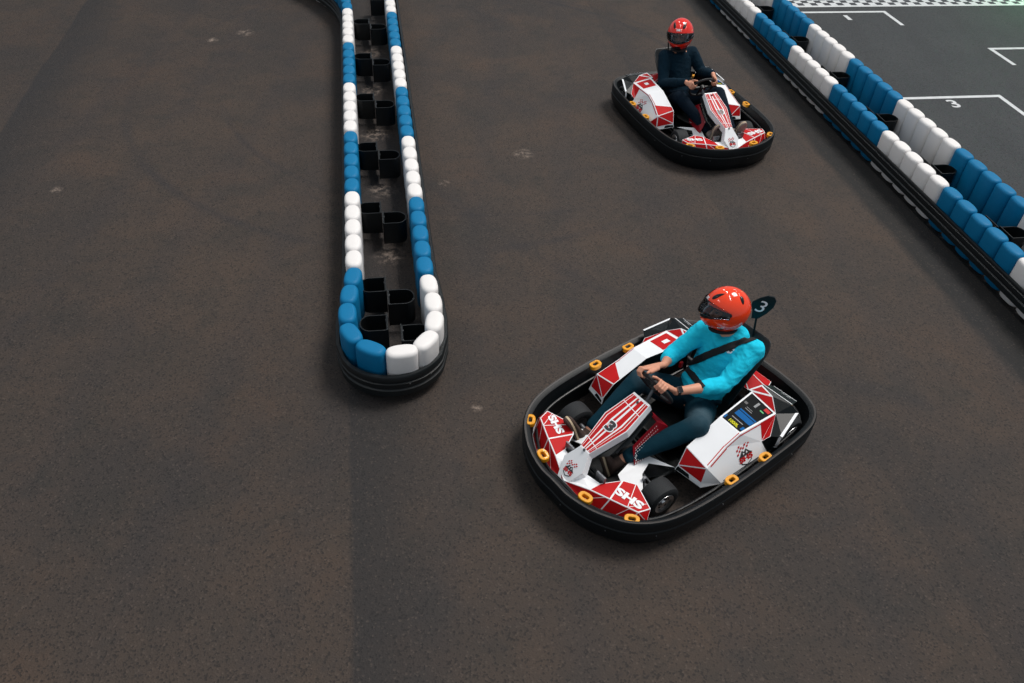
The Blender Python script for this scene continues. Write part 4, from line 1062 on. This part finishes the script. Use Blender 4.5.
    # ---- shoes
    for s_ in ('L', 'R'):
        hl, toe, an = J['hl' + s_], J['toe' + s_], J['an' + s_]; d = (toe - hl).normalized(); up_ = (an - hl); up_ = (up_ - d * up_.dot(d)).normalized(); sd_ = d.cross(up_)
        Ls = (toe - hl).length
        bm = BM(); rr = []
        for t_, hw, h0 in ((-.10, .018, .03), (-.06, .030, .05), (.1, .036, .065), (.3, .036, .07), (.5, .040, .055), (.75, .046, .042), (.95, .042, .034), (1.08, .028, .026), (1.13, .010, .014)):
            c = hl + d * (Ls * t_) + up_ * (h0 * .5 - .028)
            rr.append([c + sd_ * (math.cos(q) * hw * 1.08) + up_ * (math.sin(q) * h0 * .55) for q in (2 * PI * i / 20 for i in range(20))])
        ring_loft(bm, rr); limb(bm, [hl + up_ * .02 + d * .03, an.lerp(hl, .25)], [.040, .041])
        me = blob(bm, .005, None, 4); sh_ = obj('shoe', me, cloth['shoe'], P, smooth='all')
        bm = BM(); out = []
        for t_, hw in ((-.12, .012), (-.09, .028), (0, .037), (.2, .038), (.45, .036), (.7, .046), (.9, .046), (1.05, .036), (1.14, .018), (1.165, .004)): out.append((t_, hw))
        loop = [(t_, w_) for t_, w_ in out] + [(t_, -w_) for t_, w_ in reversed(out)]
        for lv, (a, b, mi_) in enumerate(((-.050, -.036, 0), (-.036, -.022, 1))):
            A_ = [bm.verts.new(hl + d * (Ls * t_) + sd_ * w_ * (1.0 if lv == 0 else 1.04) + up_ * a) for t_, w_ in loop]; B_ = [bm.verts.new(hl + d * (Ls * t_) + sd_ * w_ * (1.0 if lv == 0 else 1.04) + up_ * b) for t_, w_ in loop]
            for f in (bm.faces.new(A_), bm.faces.new(list(reversed(B_)))): f.material_index = mi_
            for i in range(len(loop)): j = (i + 1) % len(loop); f = bm.faces.new((A_[j], A_[i], B_[i], B_[j])); f.material_index = mi_
        fixn(bm); obj('sole', bm, cloth['sole'], sh_, smooth=True)
    make_helmet(P, H + U_ * .012 + F_ * .004, hr, cloth['helmet'], cloth['visor'], cloth.get('hs', 1.0))
    return P, top

def wheel_pt(a):     # point on the steering wheel rim and its tangent, a in degrees (0 = left, 90 = top)
    C = V(WC); t = V((math.cos(WPHI), 0, math.sin(WPHI))); Y = V((0, 1, 0)); r = math.radians(a)
    return C + (Y * math.cos(r) + t * math.sin(r)) * WR, (-Y * math.sin(r) + t * math.cos(r))
gL, tL = wheel_pt(ANG_NL); gR, tR = wheel_pt(ANG_NR)
J1 = dict(hip=(-1.27, -.02, .21), bend=V((-.03, 0, 0)), shL=(-1.53, .17, .705), shR=(-1.42, -.19, .675), neck=(-1.475, -.03, .755), head=(-1.435, -.06, .947),
          face=(.80, -.60, -.04), crown=(-.20, -.20, 1), elbL=K3(724, 384.5, .52), elbR=(-1.19, -.245, .52), wrL=K3(676, 391.5, .595), wrR=K3(664, 364.5, .60),
          grL=gL, grR=gR, tanL=tL, tanR=-tR, knL=(-.93, .28, .405), knR=(-.90, -.25, .43), anL=(-.485, .075, .18), anR=(-.48, -.265, .17),
          hlL=(-.405, .05, .085), toeL=(-.345, .0, .315), hlR=(-.405, -.25, .085), toeR=(-.345, -.325, .305))
person1, hoodie = make_person(J1, 'person in turquoise hoodie, blue jeans and orange-red helmet, seated in the nearer kart', KPOSE,
    dict(sleeve=.42, cuff=.050, hood=True, lw=1.07, belly=1, amp=.0075, top='cyan', top_name='hoodie', pants='jeans', shoe='brown', sole=['brown', 'cream'], helmet='helmet', visor=11))
gL2, tL2 = wheel_pt(ANG_FL); gR2, tR2 = wheel_pt(ANG_FR)
J2 = dict(hip=(-1.27, 0, .21), bend=V((-.03, 0, 0)), shL=(-1.49, .18, .685), shR=(-1.49, -.18, .675), neck=(-1.48, 0, .75), head=(-1.485, -.025, .915),
          face=(.78, -.62, .0), crown=(-.10, -.05, 1), elbL=(-1.34, .27, .50), elbR=(-1.28, -.27, .44), wrL=(-.93, .15, .66), wrR=(-.93, -.19, .60),
          grL=gL2, grR=gR2, tanL=tL2, tanR=-tR2, knL=(-.90, .26, .43), knR=(-.90, -.25, .44), anL=(-.475, .24, .185), anR=(-.495, -.045, .185),
          hlL=(-.39, .235, .14), toeL=(-.305, .235, .36), hlR=(-.40, -.055, .14), toeR=(-.315, -.075, .36))
person2, sweater = make_person(J2, 'person in dark navy sweater and trousers with red helmet, seated in the farther kart', FPOSE,
    dict(sleeve=.93, cuff=.040, hood=False, amp=.005, top='navy', top_name='sweater', pants='navypants', shoe='beige', sole=['beige', 'cream'], helmet='helmet2', visor=0, hs=1.10))

# wrist watch on the left wrist of the nearer driver
el, wr = V(J1['elbL']), V(J1['wrL']); d = (wr - el).normalized(); c = wr - d * .012
a, b = basis(d); upv = V((.15, .45, .9)); upv = (upv - d * upv.dot(d)).normalized(); sv = d.cross(upv)
bm = BM(); rr = []
for off in (-.010, .010): rr.append([c + d * off + (upv * math.cos(q) + sv * math.sin(q)) * .032 for q in (2 * PI * i / 28 for i in range(28))])
rr = [rr[0], rr[1]]; r2 = [[c + d * off + (upv * math.cos(q) + sv * math.sin(q)) * .027 for q in (2 * PI * i / 28 for i in range(28))] for off in (.010, -.010)]
ring_loft(bm, rr + r2, True, False); fixn(bm)
watch = obj('wrist_watch', bm, 'belt', person1, smooth=True, label='black smartwatch')
bm = BM(); box(bm, c + upv * .034, (.038, .044, .012), (d, sv, upv)); bevel(bm, .004, 2); fixn(bm); cs = obj('watch_case', bm, 'metal', watch)
bm = BM(); box(bm, c + upv * .0408, (.032, .038, .002), (d, sv, upv)); fixn(bm); obj('watch_screen', bm, 'watchface', watch)

# harness straps over the hoodie: laid onto its surface
def drape(top, pts, width, name, parent, material='belt', lift=.006):
    tree = BVHTree.FromPolygons([v.co for v in top.data.vertices], [p.vertices for p in top.data.polygons])
    o = to_local(CAMP); dense = []
    for (u0, v0), (u1, v1) in zip(pts, pts[1:]):
        for i in range(10): t = i / 10; dense.append((u0 + (u1 - u0) * t, v0 + (v1 - v0) * t))
    dense.append(pts[-1]); path = []
    for u, v in dense:
        w_ = ray(u, v); c_, s_ = math.cos(KPOSE[1]), math.sin(KPOSE[1]); dd = V((w_.x * c_ + w_.y * s_, -w_.x * s_ + w_.y * c_, w_.z)).normalized()
        h = tree.ray_cast(o, dd)
        if h[0] is not None: path.append((h[0], h[1]))
    if len(path) < 3: return
    sm = [p for p, n in path]; ns = [n for p, n in path]
    for _ in range(3):
        sm = [sm[0]] + [(sm[i - 1] + sm[i] * 2 + sm[i + 1]) / 4 for i in range(1, len(sm) - 1)] + [sm[-1]]
        ns = [ns[0]] + [(ns[i - 1] + ns[i] * 2 + ns[i + 1]).normalized() for i in range(1, len(ns) - 1)] + [ns[-1]]
    bm = BM(); rings = []
    for i, (p, n) in enumerate(zip(sm, ns)):
        d_ = (sm[min(i + 1, len(sm) - 1)] - sm[max(i - 1, 0)]).normalized(); sd_ = d_.cross(n).normalized(); row = []
        for t in (-1, -.5, 0, .5, 1):
            q = p + sd_ * (t * width / 2); near = tree.find_nearest(q)
            row.append(near[0] + near[1] * lift if near[0] is not None and (near[0] - q).length < .03 else q + n * lift)
        rings.append(row)
    vs = [[bm.verts.new(q) for q in r] for r in rings]
    for A, B in zip(vs, vs[1:]):
        for i in range(4): bm.faces.new((A[i], A[i + 1], B[i + 1], B[i]))
    fixn(bm); ob = obj(name, bm, material, parent, smooth='all'); md = ob.modifiers.new('s', 'SOLIDIFY'); md.thickness = .003; md.offset = 0
    return ob
drape(hoodie, [(763, 336), (745, 341), (728, 347), (710, 354), (691, 363)], .05, 'shoulder_strap', kart1)
drape(hoodie, [(685, 366), (690, 372), (697, 381), (703, 388)], .045, 'lap_strap', kart1)
bm = BM(); q = K3(681, 364.5, .40); box(bm, q, (.03, .02, .05)); bevel(bm, .005, 2); fixn(bm); obj('belt_buckle', bm, 'red', kart1)
# small print on the chest of the hoodie
def chest_mark():
    tree = BVHTree.FromPolygons([v.co for v in hoodie.data.vertices], [p.vertices for p in hoodie.data.polygons]); o = to_local(CAMP); bm = BM()
    for col_i, (pts) in enumerate((((725.5, 349), (730, 346.5), (735, 349.5), (731, 353.5), (727, 353)), ((728, 350), (731, 348.5), (733, 350.5), (730, 352)))):
        vs = []
        for u, v in pts:
            w_ = ray(u, v); c_, s_ = math.cos(KPOSE[1]), math.sin(KPOSE[1]); dd = V((w_.x * c_ + w_.y * s_, -w_.x * s_ + w_.y * c_, w_.z)).normalized()
            h = tree.ray_cast(o, dd)
            if h[0] is None: return
            vs.append(bm.verts.new(h[0] - dd * (.003 + .002 * col_i)))
        f = bm.faces.new(vs); f.material_index = col_i
    obj('chest_print', bm, ['white', 'digit'], hoodie)
chest_mark()

# ------------------------------------------------------------------ light
w = bpy.data.worlds.new('world'); SC.world = w; w.use_nodes = True
bg = w.node_tree.nodes['Background']; bg.inputs[0].default_value = (0.80, 0.90, 1.0, 1); bg.inputs[1].default_value = 0.38
sd = bpy.data.lights.new('daylight', 'SUN'); sd.energy = 2.5; sd.angle = math.radians(20); sd.color = (1.0, 0.95, 0.90)
so = bpy.data.objects.new('daylight', sd); COL.objects.link(so)
dirv = -(DN * 0.50 + DS * 0.22 + V((0, 0, 1.0)))
so.rotation_euler = dirv.to_track_quat('-Z', 'Y').to_euler()
for s, n, e in ((3, 2.6, 60), (8, 2.6, 60), (13, 2.6, 60), (3, -4, 45), (9, -4, 45), (6, 9, 60), (12, 9, 60)):
    ld = bpy.data.lights.new('ceiling_lamp', 'AREA'); ld.shape = 'RECTANGLE'; ld.size = 0.22; ld.size_y = 3.2; ld.energy = e; ld.color = (1, .96, .92)
    lo = bpy.data.objects.new('ceiling_lamp', ld); COL.objects.link(lo); lo.location = T(s, n, 7.2); lo.rotation_euler = (0, 0, math.atan2(DS.y, DS.x) - PI / 2)
gl = bpy.data.lights.new('green_tint_lamp', 'AREA'); gl.size = .4; gl.energy = 7; gl.color = (.15, 1, .35)  # unseen lamp added to tint the far right floor green
go = bpy.data.objects.new('green_tint_lamp', gl); COL.objects.link(go); go.location = (8.6, 14.6, .9); go.rotation_euler = V((-.3, -.5, -1)).to_track_quat('-Z', 'Y').to_euler()
